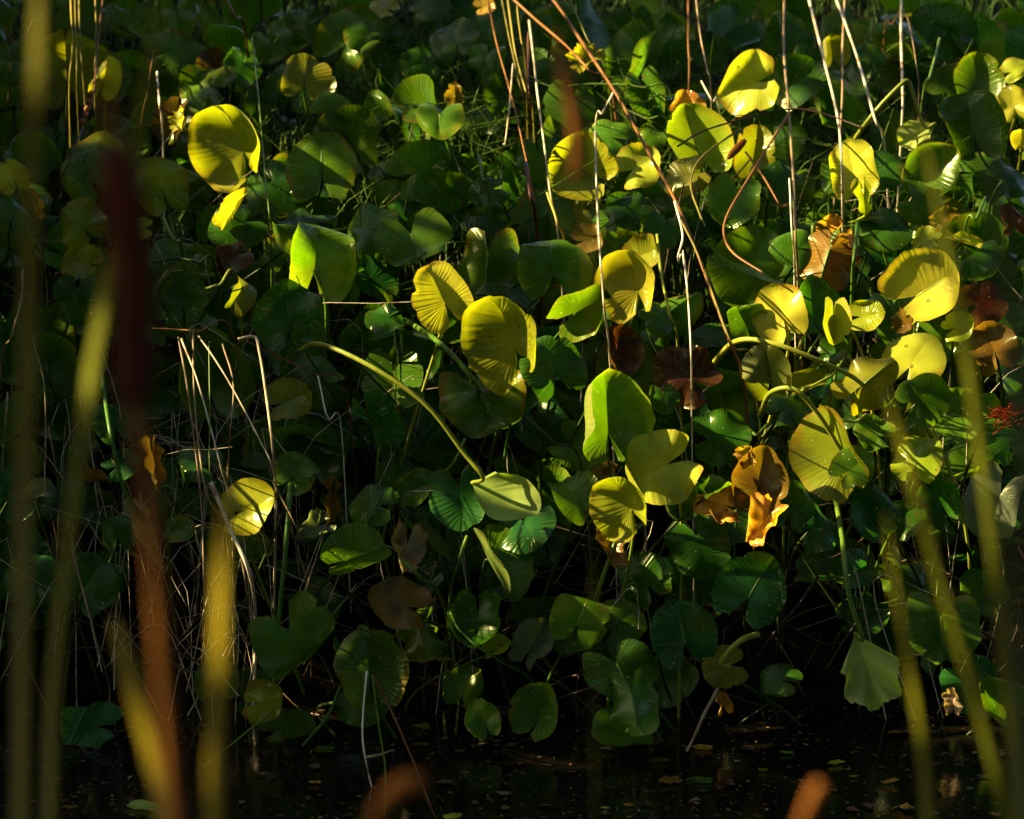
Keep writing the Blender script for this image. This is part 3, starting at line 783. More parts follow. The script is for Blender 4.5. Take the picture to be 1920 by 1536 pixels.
1838 764 76 66 130 .1 .4 G cup .10 0|green leaf just left of the red rootlets
1562 656 66 52 20 0 .45 D wavy .06 0|dark leaf under the yellow-green folded leaf, right of centre
1272 936 76 92 100 .1 .3 D cup .06 0|dark leaf partly hidden behind the bright twisted yellow leaf
1694 972 84 92 60 .1 .3 D saddle .08 0|dark leaf right of the blue-green cupped leaf, low right
1762 948 92 96 120 0 .3 D cup .06 0|dark leaf between the blurred blades at lower right, above the two-lobed leaf
1604 1066 92 72 30 .1 .4 T saddle .04 0|dark leaf beside the stalk of the umbrella-like hanging leaf
1846 1112 96 92 140 0 .35 T cup .06 0|dark leaf behind the long bright stem, lower right
102 690 112 124 100 .1 .25 o bowl .0 0|dim olive leaf between the two long blurred blades at the left
1640 812 88 66 160 .1 .4 G wavy .12 1|green leaf with lit upper edge right of the olive folded leaf
1512 716 70 54 20 -.1 .4 O fold .12 1|small olive folded leaf under the lit arching stalk
1690 600 54 40 300 -.2 .3 B scrap .14 1|brown scrap under the lower tip of the glossy sunlit leaf
1586 470 66 70 80 -.2 .2 N crump .08 1|orange scorched leaf beside the thick green stalk at right
1772 410 60 52 30 -.2 .3 B crump .12 1|brown curled scrap right of the dark ribbed leaf, upper right
'''
# explicit stalks for some leaves: key = start of the label -> ([(px,py,dY)...] from root to leaf, width px, join to the leaf)
STALK = {
 'pale green leaf underside at the end': ([(560, 660, .45), (600, 645, .18), (700, 690, .06), (800, 760, .02), (870, 850, .0), (906, 896, -.02)], 9, True, 'petiole_y'),
 'olive peaked leaf at the end': ([(1330, 690, .35), (1378, 641, .06), (1440, 642, -.02), (1520, 670, -.05), (1590, 702, -.04)], 10, True, 'petiole_y'),
 'olive leaf folded over': ([(1425, 780, .2), (1445, 737, .05), (1490, 731, .0), (1535, 778, .0)], 10, True, 'petiole_y'),
 'pale green leaf hanging like an umbrella': ([(1560, 900, .5), (1578, 1000, .2), (1584, 1060, .04), (1594, 1125, .0), (1617, 1197, 0)], 10, True, 'petiole'),
 'large green two-lobed leaf on an upright': ([(548, 860, .4), (543, 940, .1), (534, 1050, .02), (523, 1175, .0)], 10, True, 'petiole'),
 'pale green underside of a leaf on a sharply': ([(1590, 290, .25), (1605, 258, .05), (1645, 205, 0), (1690, 158, 0), (1703, 153, 0), (1713, 180, 0), (1733, 238, 0)], 8, True, 'petiole_y'),
 'large flat olive leaf behind the horseshoe': ([(760, 600, .4), (815, 636, -.02), (860, 678, -.12), (894, 722, -.12)], 10, True, 'petiole'),
 'tan withered leaf hanging': ([(190, 700, .25), (205, 800, .03), (220, 870, .0), (236, 925, 0)], 8, True, 'petiole'),
 'orange-brown crumpled leaf on a short': ([(1500, 540, .3), (1525, 470, .1), (1525, 440, 0), (1528, 420, 0)], 9, True, 'petiole'),
 'green two-lobed leaf on a tall stalk': ([(880, 400, .15), (868, 370, .05), (848, 300, 0), (834, 248, 0)], 9, True, 'petiole'),
 'bright translucent green leaf with dark': ([(620, 700, .2), (614, 630, .04), (610, 560, 0)], 9, True, 'petiole'),
 'small leaf with yellow patches under': ([(1420, 1190, .1), (1395, 1198, .0), (1368, 1220, -.02), (1352, 1246, 0)], 11, True, 'petiole_y'),
 'yellow-brown shrivelled leaf under': ([(1105, 1170, .2), (1118, 1120, .02), (1140, 1055, 0)], 9, True, 'petiole'),
 'small two-lobed leaf near the water': ([(300, 1225, .15), (350, 1258, .05), (405, 1262, 0)], 5, True, 'petiole_d'),
}
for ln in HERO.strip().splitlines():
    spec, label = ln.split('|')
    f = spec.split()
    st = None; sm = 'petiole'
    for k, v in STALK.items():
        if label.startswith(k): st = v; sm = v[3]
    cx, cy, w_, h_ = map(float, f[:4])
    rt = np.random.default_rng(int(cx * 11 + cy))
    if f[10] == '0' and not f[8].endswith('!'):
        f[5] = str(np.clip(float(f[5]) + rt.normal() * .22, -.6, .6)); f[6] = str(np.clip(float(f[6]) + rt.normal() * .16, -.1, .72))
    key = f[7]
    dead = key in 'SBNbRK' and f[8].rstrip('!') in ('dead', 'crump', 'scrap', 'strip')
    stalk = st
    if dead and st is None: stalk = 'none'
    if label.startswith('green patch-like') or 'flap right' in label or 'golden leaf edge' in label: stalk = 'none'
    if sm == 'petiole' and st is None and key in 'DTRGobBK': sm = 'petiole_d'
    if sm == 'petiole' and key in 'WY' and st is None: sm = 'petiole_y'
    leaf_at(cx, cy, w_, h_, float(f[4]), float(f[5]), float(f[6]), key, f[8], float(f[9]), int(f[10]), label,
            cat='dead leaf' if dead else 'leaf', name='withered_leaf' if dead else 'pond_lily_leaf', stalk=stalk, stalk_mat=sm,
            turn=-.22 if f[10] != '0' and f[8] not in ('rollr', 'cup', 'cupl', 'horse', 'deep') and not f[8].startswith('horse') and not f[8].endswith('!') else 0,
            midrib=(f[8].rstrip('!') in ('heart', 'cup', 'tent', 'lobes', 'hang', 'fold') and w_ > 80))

# leaves deep in the shade, each named by the nearest leaf in front
HPOS = []
for ln in HERO.strip().splitlines():
    f, lb = ln.split('|'); f = f.split()
    HPOS.append((float(f[0]), float(f[1]), lb))
used = set()
def shade_label(px, py, key):
    look = {'D': 'dark green', 'G': 'dull green', 'T': 'blue-green', 'o': 'dim olive'}[key]
    for hx, hy, lb in sorted(HPOS, key=lambda q: (q[0] - px) ** 2 + (q[1] - py) ** 2):
        short = ' '.join(lb.split(',')[0].split()[:9])
        while short.split()[-1] in ('the', 'of', 'at', 'a', 'in', 'its', 'to', 'and', 'with', 'by', 'on', 'under', 'behind', 'below', 'above', 'left', 'right', 'from', 'near', 'two', 'big'):
            short = ' '.join(short.split()[:-1])
        dx, dy = px - hx, py - hy
        d_ = ('just above' if dy < 0 else 'just below') if abs(dy) > abs(dx) else ('right of' if dx > 0 else 'left of')
        t_ = f'{look} shaded leaf {d_} the {short}'
        if t_ not in used:
            used.add(t_); return t_
def filler(px, py, sz, key, off, k):
    leaf_at(px, py, sz, sz * rng.uniform(.6, 1), rng.uniform(0, 360), rng.normal() * .2, rng.uniform(.2, .6), key,
            rng.choice(['dome', 'bowl', 'cup', 'tent', 'fold', 'saddle', 'heart', 'wavy', 'foldl']), off, False,
            '' if off < -.26 else shade_label(px, py, key), group='shaded leaves behind the front leaves', nth=36, seed=5000 + k, stalk_mat='petiole_d',
            bulk=BULK if off < -.26 else None)
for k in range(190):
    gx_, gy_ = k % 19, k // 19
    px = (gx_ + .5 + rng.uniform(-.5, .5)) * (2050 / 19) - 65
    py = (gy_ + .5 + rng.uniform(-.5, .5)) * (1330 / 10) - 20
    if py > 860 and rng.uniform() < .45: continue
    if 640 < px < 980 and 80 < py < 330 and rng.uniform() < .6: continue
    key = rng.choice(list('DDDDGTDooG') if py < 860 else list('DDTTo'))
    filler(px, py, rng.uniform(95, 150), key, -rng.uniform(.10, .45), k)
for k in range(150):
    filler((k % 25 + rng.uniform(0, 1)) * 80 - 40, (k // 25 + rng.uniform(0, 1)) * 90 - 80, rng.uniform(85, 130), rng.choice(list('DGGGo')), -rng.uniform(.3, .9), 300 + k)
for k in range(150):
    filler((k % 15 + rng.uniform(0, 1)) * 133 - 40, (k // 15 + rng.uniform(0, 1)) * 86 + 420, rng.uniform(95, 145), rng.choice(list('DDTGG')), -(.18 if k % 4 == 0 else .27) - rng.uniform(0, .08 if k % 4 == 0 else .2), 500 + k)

# the leaves farthest back read as one mass
nv = 0; VV, FF, CC, UU = [], [], [], []
for W, F, c, uv in BULK:
    VV.append(W); FF.append(F + nv); CC.append(c); UU.append(uv); nv += len(W)
o = obj('shaded_leaves', mesh_np('shaded_leaves', np.vstack(VV), np.vstack(FF), M['leaf'], col=np.vstack(CC), uv=np.vstack(UU)))
o['kind'] = 'stuff'; o['label'] = 'mass of dim leaves in the shade at the back of the bank'
nv = 0; VV, FF = [], []
for P, r in bulk_st:
    V, F, _, _ = tube(P, r, 6); V = V[:-2]; VV.append(V); FF.append(F + nv); nv += len(V)
q = obj('petioles', mesh_np('petioles', np.vstack(VV), np.vstack(FF), M['petiole_d']), o); q['kind'] = 'stuff'

# ------------------------------------------------------------------ dry straws, reeds and loose stalks
def strand(name, pts, w_, mat, label, cat, off=0.0, Y=None, flat=1.0, lit=False, taper=(1, .7), n=None, group=None, part='stem', kink=False):
    """pts: (px,py) or (px,py,dY)."""
    P = []
    for p in pts:
        yy = (Y if Y is not None else canopyY(p[1])) - off + (p[2] if len(p) > 2 else 0)
        P.append(at(p[0], p[1], yy))
    P = np.array(P)
    if name in ('leaf_stalk', 'dry_straw', 'wild_grass', 'long_reed'):
        e = P[-1]; gz = float(ground_z(e[0], e[1] + .3))
        if e[2] > max(gz, 0) + .1:      # goes on down behind the leaves to the bank
            q = pts[-1]; yy = e[1] + min(off, .34) + .05
            e = at(q[0], q[1], yy); P[-1] = e
            dx = np.clip(P[-1][0] - P[-2][0], -.04, .04); gz = float(ground_z(e[0], e[1] + .04))
            P = np.vstack([P, [e[0] + dx, e[1] + .04, min(e[2] - .05, max(gz, 0) - .02)]])
    base = P[np.argmin(P[:, 2])]
    Yr = P[:, 1].mean()
    n = n or max(8, 7 * len(P))
    Q = catmull(P, n)
    if kink: Q = np.vstack([P[i] + (P[i + 1] - P[i]) * np.linspace(0, 1, 6, endpoint=False)[:, None] for i in range(len(P) - 1)] + [P[-1:]])
    rw = np.random.default_rng(int(pts[0][0] * 3 + pts[0][1] + 5000))
    tt = np.linspace(0, 1, len(Q))
    for ax in (0, 1): Q[:, ax] += .0009 * np.sin(tt * rw.uniform(6, 14) + rw.uniform(0, 6)) * np.minimum(1, 4 * tt)
    rad = w_ * .66 / 2 * Yr / FPX
    u = np.linspace(0, 1, len(Q))
    rr = rad * (taper[0] + (taper[1] - taper[0]) * u) * (1 + .06 * np.sin(u * 23 + w_))
    o = obj(name, tube_mesh(name, Q - base, rr, M[mat], 8, flat))
    o.location = tuple(base)
    tag(o, label, cat, group)
    if lit: LIT.append(Q)
    return o

ST = [  # points from top to bottom
 ('dry_straw', [(1512, -30), (1517, 0), (1545, 110), (1570, 215), (1577, 300), (1580, 420, .1)], 9, 'straw_w', 'thick pale straw leaning right, left one of two at upper right', .25, 1),
 ('dry_straw', [(1556, -30), (1568, 0), (1608, 110), (1640, 220), (1660, 292)], 9, 'straw_w', 'thick pale straw leaning right, right one of two at upper right', .28, 1),
 ('dry_straw', [(1585, -20), (1580, 100), (1576, 238)], 8, 'straw', 'upright tan straw between the two leaning pale straws', .2, 1),
 ('dry_straw', [(1690, -20), (1690, 60), (1692, 160), (1690, 252)], 9, 'straw_w', 'upright white straw at upper right beside a thin bowed stem', .2, 1),
 ('dry_straw', [(1690, 10), (1705, 45), (1718, 120), (1722, 205)], 4, 'straw', 'thin bowed stem right of the upright white straw', .22, 1),
 ('dry_straw', [(1690, 15), (1672, 45), (1658, 70)], 4, 'straw_o', 'short thin side leaf on the upright white straw', .22, 0),
 ('dry_straw', [(1471, -20), (1470, 90), (1478, 200), (1487, 330), (1492, 440), (1497, 540)], 9, 'straw', 'tall tan straw with a white lower end right of the brown seed spike', .3, 1),
 ('dry_straw', [(1480, 335), (1485, 430), (1490, 530)], 5, 'straw_w', 'thin white straw split beside the lower end of the tall tan straw', .32, 1),
 ('dry_straw', [(1290, -20), (1291, 80), (1291, 175)], 6, 'straw_o', 'short upright brown straw at the top right of centre, left of a thinner one', .15, 1),
 ('dry_straw', [(1303, -20), (1314, 70), (1325, 130), (1334, 185)], 5, 'straw', 'thin straw bowing right beside the short upright brown straw', .15, 1),
 ('dry_straw', [(1315, 152), (1335, 190), (1350, 212)], 5, 'straw_w', 'small white straw tip below the bright rolled leaf', .22, 1),
 ('long_reed', [(1000, -40), (1045, 10), (1100, 92), (1158, 180), (1215, 285), (1265, 375), (1305, 470), (1335, 550), (1368, 640), (1398, 740)], 10, 'straw_o', 'long brown reed running diagonally from the top centre to the right', .38, 1),
 ('long_reed', [(1270, 400), (1310, 480), (1340, 560), (1375, 650), (1415, 700)], 6, 'straw_y', 'yellow strand along the lower part of the long diagonal reed', .40, 1),
 ('long_reed', [(948, -15), (1000, 33), (1060, 84), (1105, 132), (1150, 184)], 8, 'straw_o', 'orange reed joining the long diagonal reed from the upper left', .40, 1),
 ('long_reed', [(1060, -20), (1100, 70), (1140, 152)], 5, 'blade_g', 'thin green reed meeting the long diagonal reed from above', .42, 0),
 ('dry_straw', [(1150, 174), (1130, 212), (1116, 246)], 6, 'straw_w', 'short white straw piece slanting from the long reed', .42, 1),
 ('dry_straw', [(1116, 246), (1120, 400), (1132, 560), (1145, 708)], 7, 'straw_w', 'long thin white straw standing in front of the cupped leaves at the centre', .44, 1),
 ('dry_straw', [(992, 38), (1003, 130), (1016, 240), (1030, 350), (1050, 478)], 7, 'straw_w', 'white straw of the dry bunch, upper middle', .30, 1),
 ('dry_straw', [(1026, 362), (1030, 372), (1045, 420), (1063, 492)], 8, 'straw_y', 'bent yellow stalk at the foot of the white straw', .30, 1),
 ('dry_straw', [(912, -15), (930, 75), (955, 165), (978, 262), (1008, 435)], 6, 'straw_o', 'leftmost orange stalk of the dry bunch, upper middle', .28, 1),
 ('dry_straw', [(938, -15), (955, 70), (972, 150), (985, 235)], 5, 'straw_y', 'second yellow stalk of the dry bunch from the left', .29, 1),
 ('dry_straw', [(950, -15), (965, 90), (985, 170), (1000, 215)], 6, 'straw_y', 'third yellow stalk of the dry bunch from the left', .30, 1),
 ('dry_straw', [(968, 0), (976, 70), (986, 150)], 4, 'straw_y', 'short thin yellow stalk inside the dry bunch', .31, 1),
 ('dry_straw', [(990, 60), (991, 150), (996, 248)], 7, 'straw_r', 'upright red-brown stalk of the dry bunch', .29, 0),
 ('dry_straw', [(962, 120), (955, 195), (948, 265), (941, 314)], 5, 'straw_w', 'thin white straw hanging left of the dry bunch', .34, 1),
 ('dry_straw', [(985, 305), (996, 370), (1006, 442)], 12, 'straw_r', 'thick red-brown stub below the dry bunch', .26, 0),
 ('curled_reed_leaf', [(1480, 212, .03), (1440, 275), (1400, 340), (1366, 400), (1357, 440), (1375, 475), (1432, 512)], 8, 'straw_o', 'orange dry reed leaf curling into a hook right of centre', .36, 1),
 ('curled_reed_leaf', [(1392, 240), (1340, 275), (1305, 310), (1295, 350), (1310, 395), (1322, 425)], 7, 'straw_y', 'yellow dry reed leaf bending down left of the hooked orange one', .34, 1),
 ('curled_reed_leaf', [(1270, 275), (1320, 245), (1400, 222), (1480, 205), (1540, 212), (1620, 240)], 6, 'straw_r', 'thin brown arching leaf crossing behind the tall tan straw', .35, 0),
 ('dry_straw', [(1398, 285), (1430, 330), (1462, 385), (1490, 420)], 6, 'straw_o', 'orange straw slanting down right from the brown seed spike', .33, 0),
 ('dry_straw', [(1265, 378), (1280, 440), (1271, 486), (1288, 520)], 7, 'straw_w', 'kinked white straw beside the long diagonal reed', .44, 1),
 ('dry_straw', [(1280, 470), (1290, 560), (1297, 680), (1297, 808)], 6, 'straw_w', 'thin white straw hanging down to the bright twisted yellow leaf', .46, 1),
 ('leaf_stalk', [(1232, 440), (1240, 510), (1255, 590), (1272, 662)], 9, 'petiole_y', 'yellow-green stalk behind the white glaring flap', .10, 1),
 ('leaf_stalk', [(1608, 415), (1602, 480), (1597, 565)], 12, 'petiole', 'thick green stalk right of the olive-brown draped leaf', .18, 0),
 ('leaf_stalk', [(1066, 162), (1120, 158), (1200, 164), (1262, 190)], 7, 'petiole', 'upper of three green stalks arching behind the long reed', .05, 0),
 ('leaf_stalk', [(1160, 195), (1205, 192), (1256, 206)], 6, 'petiole', 'middle of three green stalks arching behind the long reed', .05, 0),
 ('leaf_stalk', [(1160, 200), (1210, 222), (1258, 252)], 6, 'petiole', 'lowest of three green stalks arching behind the long reed', .05, 0),
 ('wild_grass', [(416, -20), (440, 30), (462, 72)], 8, 'straw_r', 'dark brown stem slanting at the top left of the thin green grass stem', .3, 0),
 ('wild_grass', [(472, 70), (484, 180), (495, 300), (505, 400), (508, 465)], 5, 'petiole', 'long thin green grass stem right of the horseshoe-curled leaf', .32, 1),
 ('wild_grass', [(195, -20), (182, 90), (176, 170), (160, 225), (130, 305), (85, 420)], 6, 'straw_o', 'brown grass stem with a seed head at upper left', .35, 0),
 ('wild_grass', [(132, -20), (135, 90), (130, 200)], 5, 'straw_y', 'leftmost of the thin yellow grass blades, upper left', .34, 1),
 ('wild_grass', [(140, -20), (143, 90), (146, 205)], 4, 'straw_y', 'second of the thin yellow grass blades, upper left', .34, 1),
 ('wild_grass', [(148, -20), (150, 80), (160, 200)], 5, 'straw_y', 'third of the thin yellow grass blades, upper left', .34, 1),
 ('wild_grass', [(178, -20), (180, 80), (178, 200)], 5, 'straw_y', 'rightmost of the thin yellow grass blades, upper left', .34, 1),
 ('wild_grass', [(62, 38), (40, 85), (18, 138)], 4, 'straw_o', 'thin orange stem leaning left at upper left edge', .3, 1),
 ('dry_straw', [(294, 135), (299, 200), (305, 257)], 7, 'straw_w', 'short white broken straw at upper left', .3, 1),
 ('dry_straw', [(288, 95), (276, 170), (262, 270)], 4, 'straw_o', 'thin orange straw left of the short white broken straw', .3, 1),
 ('dry_straw', [(334, 632), (350, 720), (368, 850), (378, 960), (382, 1120), (384, 1190)], 6, 'straw', 'leftmost upright straw of the lower left clump', .34, 0),
 ('dry_straw', [(340, 635), (365, 700), (392, 790), (415, 880), (435, 985)], 6, 'straw_w', 'pale straw crossing the lower left clump from its top left', .36, 1),
 ('dry_straw', [(362, 622), (364, 720), (372, 830), (388, 930), (425, 1010)], 6, 'straw', 'straw second from the left in the lower left clump', .35, 0),
 ('dry_straw', [(372, 630), (400, 670), (440, 735), (490, 830), (512, 880), (518, 955)], 5, 'straw_w', 'straw slanting right through the lower left clump', .37, 0),
 ('dry_straw', [(417, 645), (438, 720), (430, 820), (422, 960)], 5, 'straw', 'bent straw on the right of the lower left clump', .36, 0),
 ('dry_straw', [(392, 640), (393, 760), (396, 900), (430, 1000)], 4, 'petiole', 'greenish stalk in the middle of the lower left clump', .36, 0),
 ('dry_straw', [(446, 636), (478, 632), (486, 660), (497, 730), (512, 850), (517, 945)], 9, 'straw_w', 'white straw bent over at its top, right side of the lower left clump', .38, 1),
 ('dry_straw', [(285, 616), (330, 618), (370, 622), (440, 636)], 5, 'straw_o', 'orange straw lying across the top of the lower left clump', .36, 0),
 ('dry_straw', [(395, 905), (412, 945), (430, 990), (470, 1080), (480, 1180)], 13, 'straw_w', 'broad pale straw at the foot of the lower left clump', .38, 1),
 ('dry_straw', [(425, 985), (450, 1040), (462, 1110), (464, 1180)], 4, 'straw', 'thin bowed straw under the lower left clump', .36, 0),
 ('dry_straw', [(500, 870), (525, 930), (560, 1000), (578, 1070)], 4, 'straw', 'thin straw trailing right from the lower left clump', .3, 0),
 ('dry_straw', [(42, 505), (40, 560), (22, 630), (0, 700)], 7, 'straw', 'tan straw bending down at the left edge, mid height', .3, 0),
 ('dry_straw', [(14, 735), (10, 800), (5, 862)], 6, 'straw', 'short tan straw at the left edge below the bending one', .3, 0),
 ('dry_straw', [(62, 640), (82, 720), (86, 830), (85, 930), (105, 1020)], 4, 'straw', 'long thin curved straw near the left edge', .28, 0),
 ('dry_straw', [(90, 800), (105, 880), (110, 960)], 5, 'straw', 'short pale straw right of the long thin curved one', .28, 0),
 ('dry_straw', [(132, 1020), (150, 1090), (178, 1190), (205, 1285)], 6, 'straw', 'dry stem leaning over the dark leaf, lower left', .34, 0),
 ('dry_straw', [(688, 1258), (680, 1340), (682, 1400), (700, 1484)], 6, 'straw_w', 'white bent straw hanging to the water, lower centre left', .40, 0),
 ('dry_straw', [(685, 1420), (712, 1415), (741, 1408)], 6, 'straw_w', 'short white straw lying across the bent straws at the water', .42, 0),
 ('dry_straw', [(702, 1268), (735, 1335), (775, 1430), (822, 1545)], 7, 'straw_o', 'orange straw slanting down right over the water', .42, 0),
 ('dry_straw', [(698, 1265), (712, 1370), (722, 1450), (722, 1550)], 5, 'petiole', 'thin green stalk hanging between the bent straws over the water', .40, 0),
 ('dry_straw', [(1347, 1288), (1318, 1345), (1288, 1408)], 11, 'straw', 'short tan straw leaning left out of the water', .2, 0),
 ('leaf_stalk', [(1458, 1150), (1458, 1200), (1458, 1245)], 5, 'petiole_d', 'thin stem hanging below the kidney-shaped leaf', .2, 0),
 ('twig', [(1535, 1080), (1500, 1130), (1450, 1190), (1408, 1248)], 10, 'twig', 'dark brown twig slanting behind the kidney-shaped leaf', .05, 0),
 ('twig', [(1608, 1165), (1580, 1205), (1548, 1255)], 7, 'twig', 'short dark twig left of the umbrella-like hanging leaf', .0, 0),
 ('twig', [(1655, 1045), (1680, 1095), (1702, 1152)], 9, 'twig', 'dark twig above the two-lobed leaf at lower right', .05, 0),
 ('dry_straw', [(596, 705), (604, 740), (616, 785), (640, 805)], 5, 'straw_w', 'thin white straw hanging left of the long arching stalk', .2, 0),
 ('dry_straw', [(462, 640), (520, 668), (590, 702), (650, 745)], 5, 'straw_r', 'brown stem slanting right from the lower left clump', .15, 0),
 ('leaf_stalk', [(305, 408), (325, 450), (346, 492)], 12, 'petiole', 'thick green stalk right of the big cattail head', .18, 0),
 ('leaf_stalk', [(285, 492), (330, 485), (370, 492), (405, 515)], 9, 'petiole_d', 'dark green stalk lying across below the thick green stalk', .18, 0),
 ('leaf_stalk', [(386, 542), (410, 535), (445, 533)], 9, 'petiole_y', 'short sunlit stalk left of the broad dark leaf', .2, 1),
 ('leaf_stalk', [(640, 1285), (612, 1345), (568, 1398)], 10, 'petiole', 'green stalk slanting into the water at lower left', .16, 0),
 ('leaf_stalk', [(530, 1318), (460, 1375), (382, 1436)], 7, 'petiole', 'thin stalk slanting left over the water', .2, 0),
 ('leaf_stalk', [(752, 1048), (790, 1085), (832, 1132)], 11, 'petiole', 'bright green stalk slanting down to the almost black leaf', .2, 0),
 ('leaf_stalk', [(876, 1005), (858, 1060), (845, 1118)], 11, 'petiole', 'upright green stalk beside the almost black leaf', .2, 0),
 ('leaf_stalk', [(845, 1148), (868, 1190), (938, 1240), (1002, 1282)], 8, 'petiole', 'green stalk running right under the almost black leaf', .2, 0),
 ('leaf_stalk', [(985, 780), (1040, 830), (1092, 882)], 7, 'petiole_d', 'dark stalk slanting right below the large flat olive leaf', .08, 0),
 ('leaf_stalk', [(872, 822), (842, 878), (770, 938)], 8, 'petiole', 'stalk crossing under the long arching stalk', .14, 0),
 ('leaf_stalk', [(739, 628), (744, 665), (741, 705)], 6, 'petiole', 'left one of two short upright stalks left of the yellow half leaf', .1, 0),
 ('leaf_stalk', [(752, 628), (754, 670), (751, 712)], 6, 'petiole', 'right one of two short upright stalks left of the yellow half leaf', .1, 0),
 ('leaf_stalk', [(897, 292), (906, 335), (917, 385)], 10, 'petiole', 'bright green stalk among dark leaves, upper middle', .1, 0),
 ('leaf_stalk', [(885, 348), (898, 365), (895, 385)], 7, 'petiole', 'small hooked stalk beside the bright green one, upper middle', .1, 0),
 ('leaf_stalk', [(1562, 785), (1600, 792), (1642, 808)], 10, 'petiole_y', 'lit stalk right of the olive folded leaf', .2, 1),
 ('leaf_stalk', [(1500, 735), (1560, 705), (1600, 690)], 8, 'petiole_y', 'thin lit stalk rising right under the lit arching stalk', .16, 1),
 ('leaf_stalk', [(1538, 628), (1515, 665), (1495, 710)], 8, 'petiole', 'green stalk below the bright yellow leaf with red-brown hollow', .14, 0),
 ('leaf_stalk', [(1510, 625), (1498, 655), (1490, 690)], 10, 'petiole_y', 'sunlit stalk below the bright yellow leaf with red-brown hollow', .16, 1),
 ('leaf_stalk', [(1440, 795), (1420, 815), (1392, 838)], 10, 'petiole', 'short stalk above the brown-olive leaf', .14, 0),
 ('leaf_stalk', [(1762, 72), (1745, 140), (1728, 198)], 8, 'petiole', 'long green stalk slanting left at upper right', .1, 1),
 ('leaf_stalk', [(1848, 370), (1830, 410), (1808, 442)], 9, 'petiole', 'stalk slanting above the narrow lit leaf at right', .08, 1),
 ('leaf_stalk', [(1558, 345), (1540, 380), (1524, 415)], 8, 'petiole', 'curved stalk left of the upright rolled yellow leaf', .1, 0),
 ('leaf_stalk', [(1758, 1090), (1757, 1125), (1758, 1160)], 6, 'petiole', 'thin stalk above the two-lobed leaf with yellow patch', .18, 0),
]
for (nm, pts, w_, mt, lb, off, lit) in ST:
    strand(nm, pts, w_, mt, lb, {'dry_straw': 'straw', 'long_reed': 'reed', 'curled_reed_leaf': 'reed leaf', 'leaf_stalk': 'stalk', 'wild_grass': 'grass', 'twig': 'twig'}[nm],
           off, lit=bool(lit), flat=.45 if nm in ('curled_reed_leaf',) else .8)

# brown seed spike and the knots of the seed head
def lathe_along(P, r, mat, name, parent=None, base=None, sides=10):
    return obj(name, tube_mesh(name, P - base, r, M[mat], sides), parent)
def spike(a, b, wpx, mat, label, off, name='seed_spike', cat='seed head'):
    A = at(*a, canopyY(a[1]) - off); B = at(*b, canopyY(a[1]) - off)
    t_ = thing(name, label, cat, A)
    u = np.linspace(0, 1, 14); P = A + (B - A) * u[:, None]
    r = wpx / 2 * A[1] / FPX * np.clip(np.sin(np.clip(u * .94 + .05, 0, 1) * PI) ** .35, .15, 1)
    lathe_along(P, r, mat, 'spike', t_, A)
    Q = B + (B - A) * np.linspace(0, .35, 4)[:, None]
    lathe_along(Q, .0012, 'straw', 'tip', t_, A)
spike((1398, 262), (1364, 298), 15, 'head_o', 'small brown seed spike right of the ribbed leaf with dark midrib', .42)
B0 = at(164, 208, canopyY(208) - .36)
sh = thing('grass_seed_head', 'knobbly brown seed head on the grass stem at upper left', 'seed head', B0)
for (x_, y_) in [(172, 180), (169, 195), (164, 208), (160, 220), (156, 232)]:
    A = at(x_, y_ - 10, canopyY(y_) - .36); B = at(x_ - 3, y_ + 4, canopyY(y_) - .36)
    u = np.linspace(0, 1, 9)
    lathe_along(A + (B - A) * u[:, None], 5.5 * A[1] / FPX * np.clip(np.sin(u * PI), .2, 1) ** .5, 'straw_o', 'grain', sh, B0)

# red rootlets at the right edge
rl = []
base = at(1885, 780, canopyY(780) - .2)
VV, FF, nv = [], [], 0
for k in range(60):
    a = base + np.array([rng.normal() * .016, rng.normal() * .012, rng.normal() * .011])
    d = np.array([rng.normal() * .008 - .004, rng.normal() * .006, rng.normal() * .005])
    P = catmull([a, a + d + rng.normal(size=3) * .003, a + 2 * d + rng.normal(size=3) * .004], 7)
    V, F, _, _ = tube(P, .0017, 5); V = V[:-2]; VV.append(V - base); FF.append(F + nv); nv += len(V)
o = obj('red_rootlets', mesh_np('red_rootlets', np.vstack(VV), np.vstack(FF), M['red'])); o.location = tuple(base)
tag(o, 'tuft of bright red fibrous rootlets near the right edge', 'roots')
LIT.append(base[None, :] + rng.normal(size=(6, 3)) * .015)

# ------------------------------------------------------------------ blurred cattails close to the camera
def joined(foot, P, n=30):
    """straight run up from the pond, then a smooth run through P."""
    lo = foot + (P[0] - foot) * np.linspace(0, 1, 9, endpoint=False)[:, None]
    return np.vstack([lo, catmull(P, n)])

def blade(pts, w_, mat, label, Y=2.6, flat=.12, taper=(1, 1), lit=None, lean=0.0):
    """pts from bottom to top, px; the blade goes on down into the pond. lit: px range in height that the sun reaches."""
    P = np.array([at(p[0], p[1], Y) for p in pts])
    foot = np.array([P[0][0] + lean, P[0][1] + .05, -.3])
    Q = joined(foot, P); n = len(Q)
    rad = w_ / 2 * Y / FPX
    rr = rad * np.interp(np.linspace(0, 1, n), [0, .3, .8, .93, 1], [1, taper[0], taper[1], taper[1] * .75, taper[1] * .2])
    root = thing('cattail', label, 'cattail', foot)
    obj('leaf_blade', tube_mesh('leaf_blade', Q - foot, rr, M[mat], 10, flat, (-.75, -.75, .2)), root)
    if lit:
        py = proj(Q)[0][:, 1]
        Qd = np.vstack([Q[:-1] + (Q[1:] - Q[:-1]) * u for u in (0, .25, .5, .75)])
        py = proj(Qd)[0][:, 1]; LITF.append(Qd[(py > lit[0]) & (py < lit[1])])
    return root

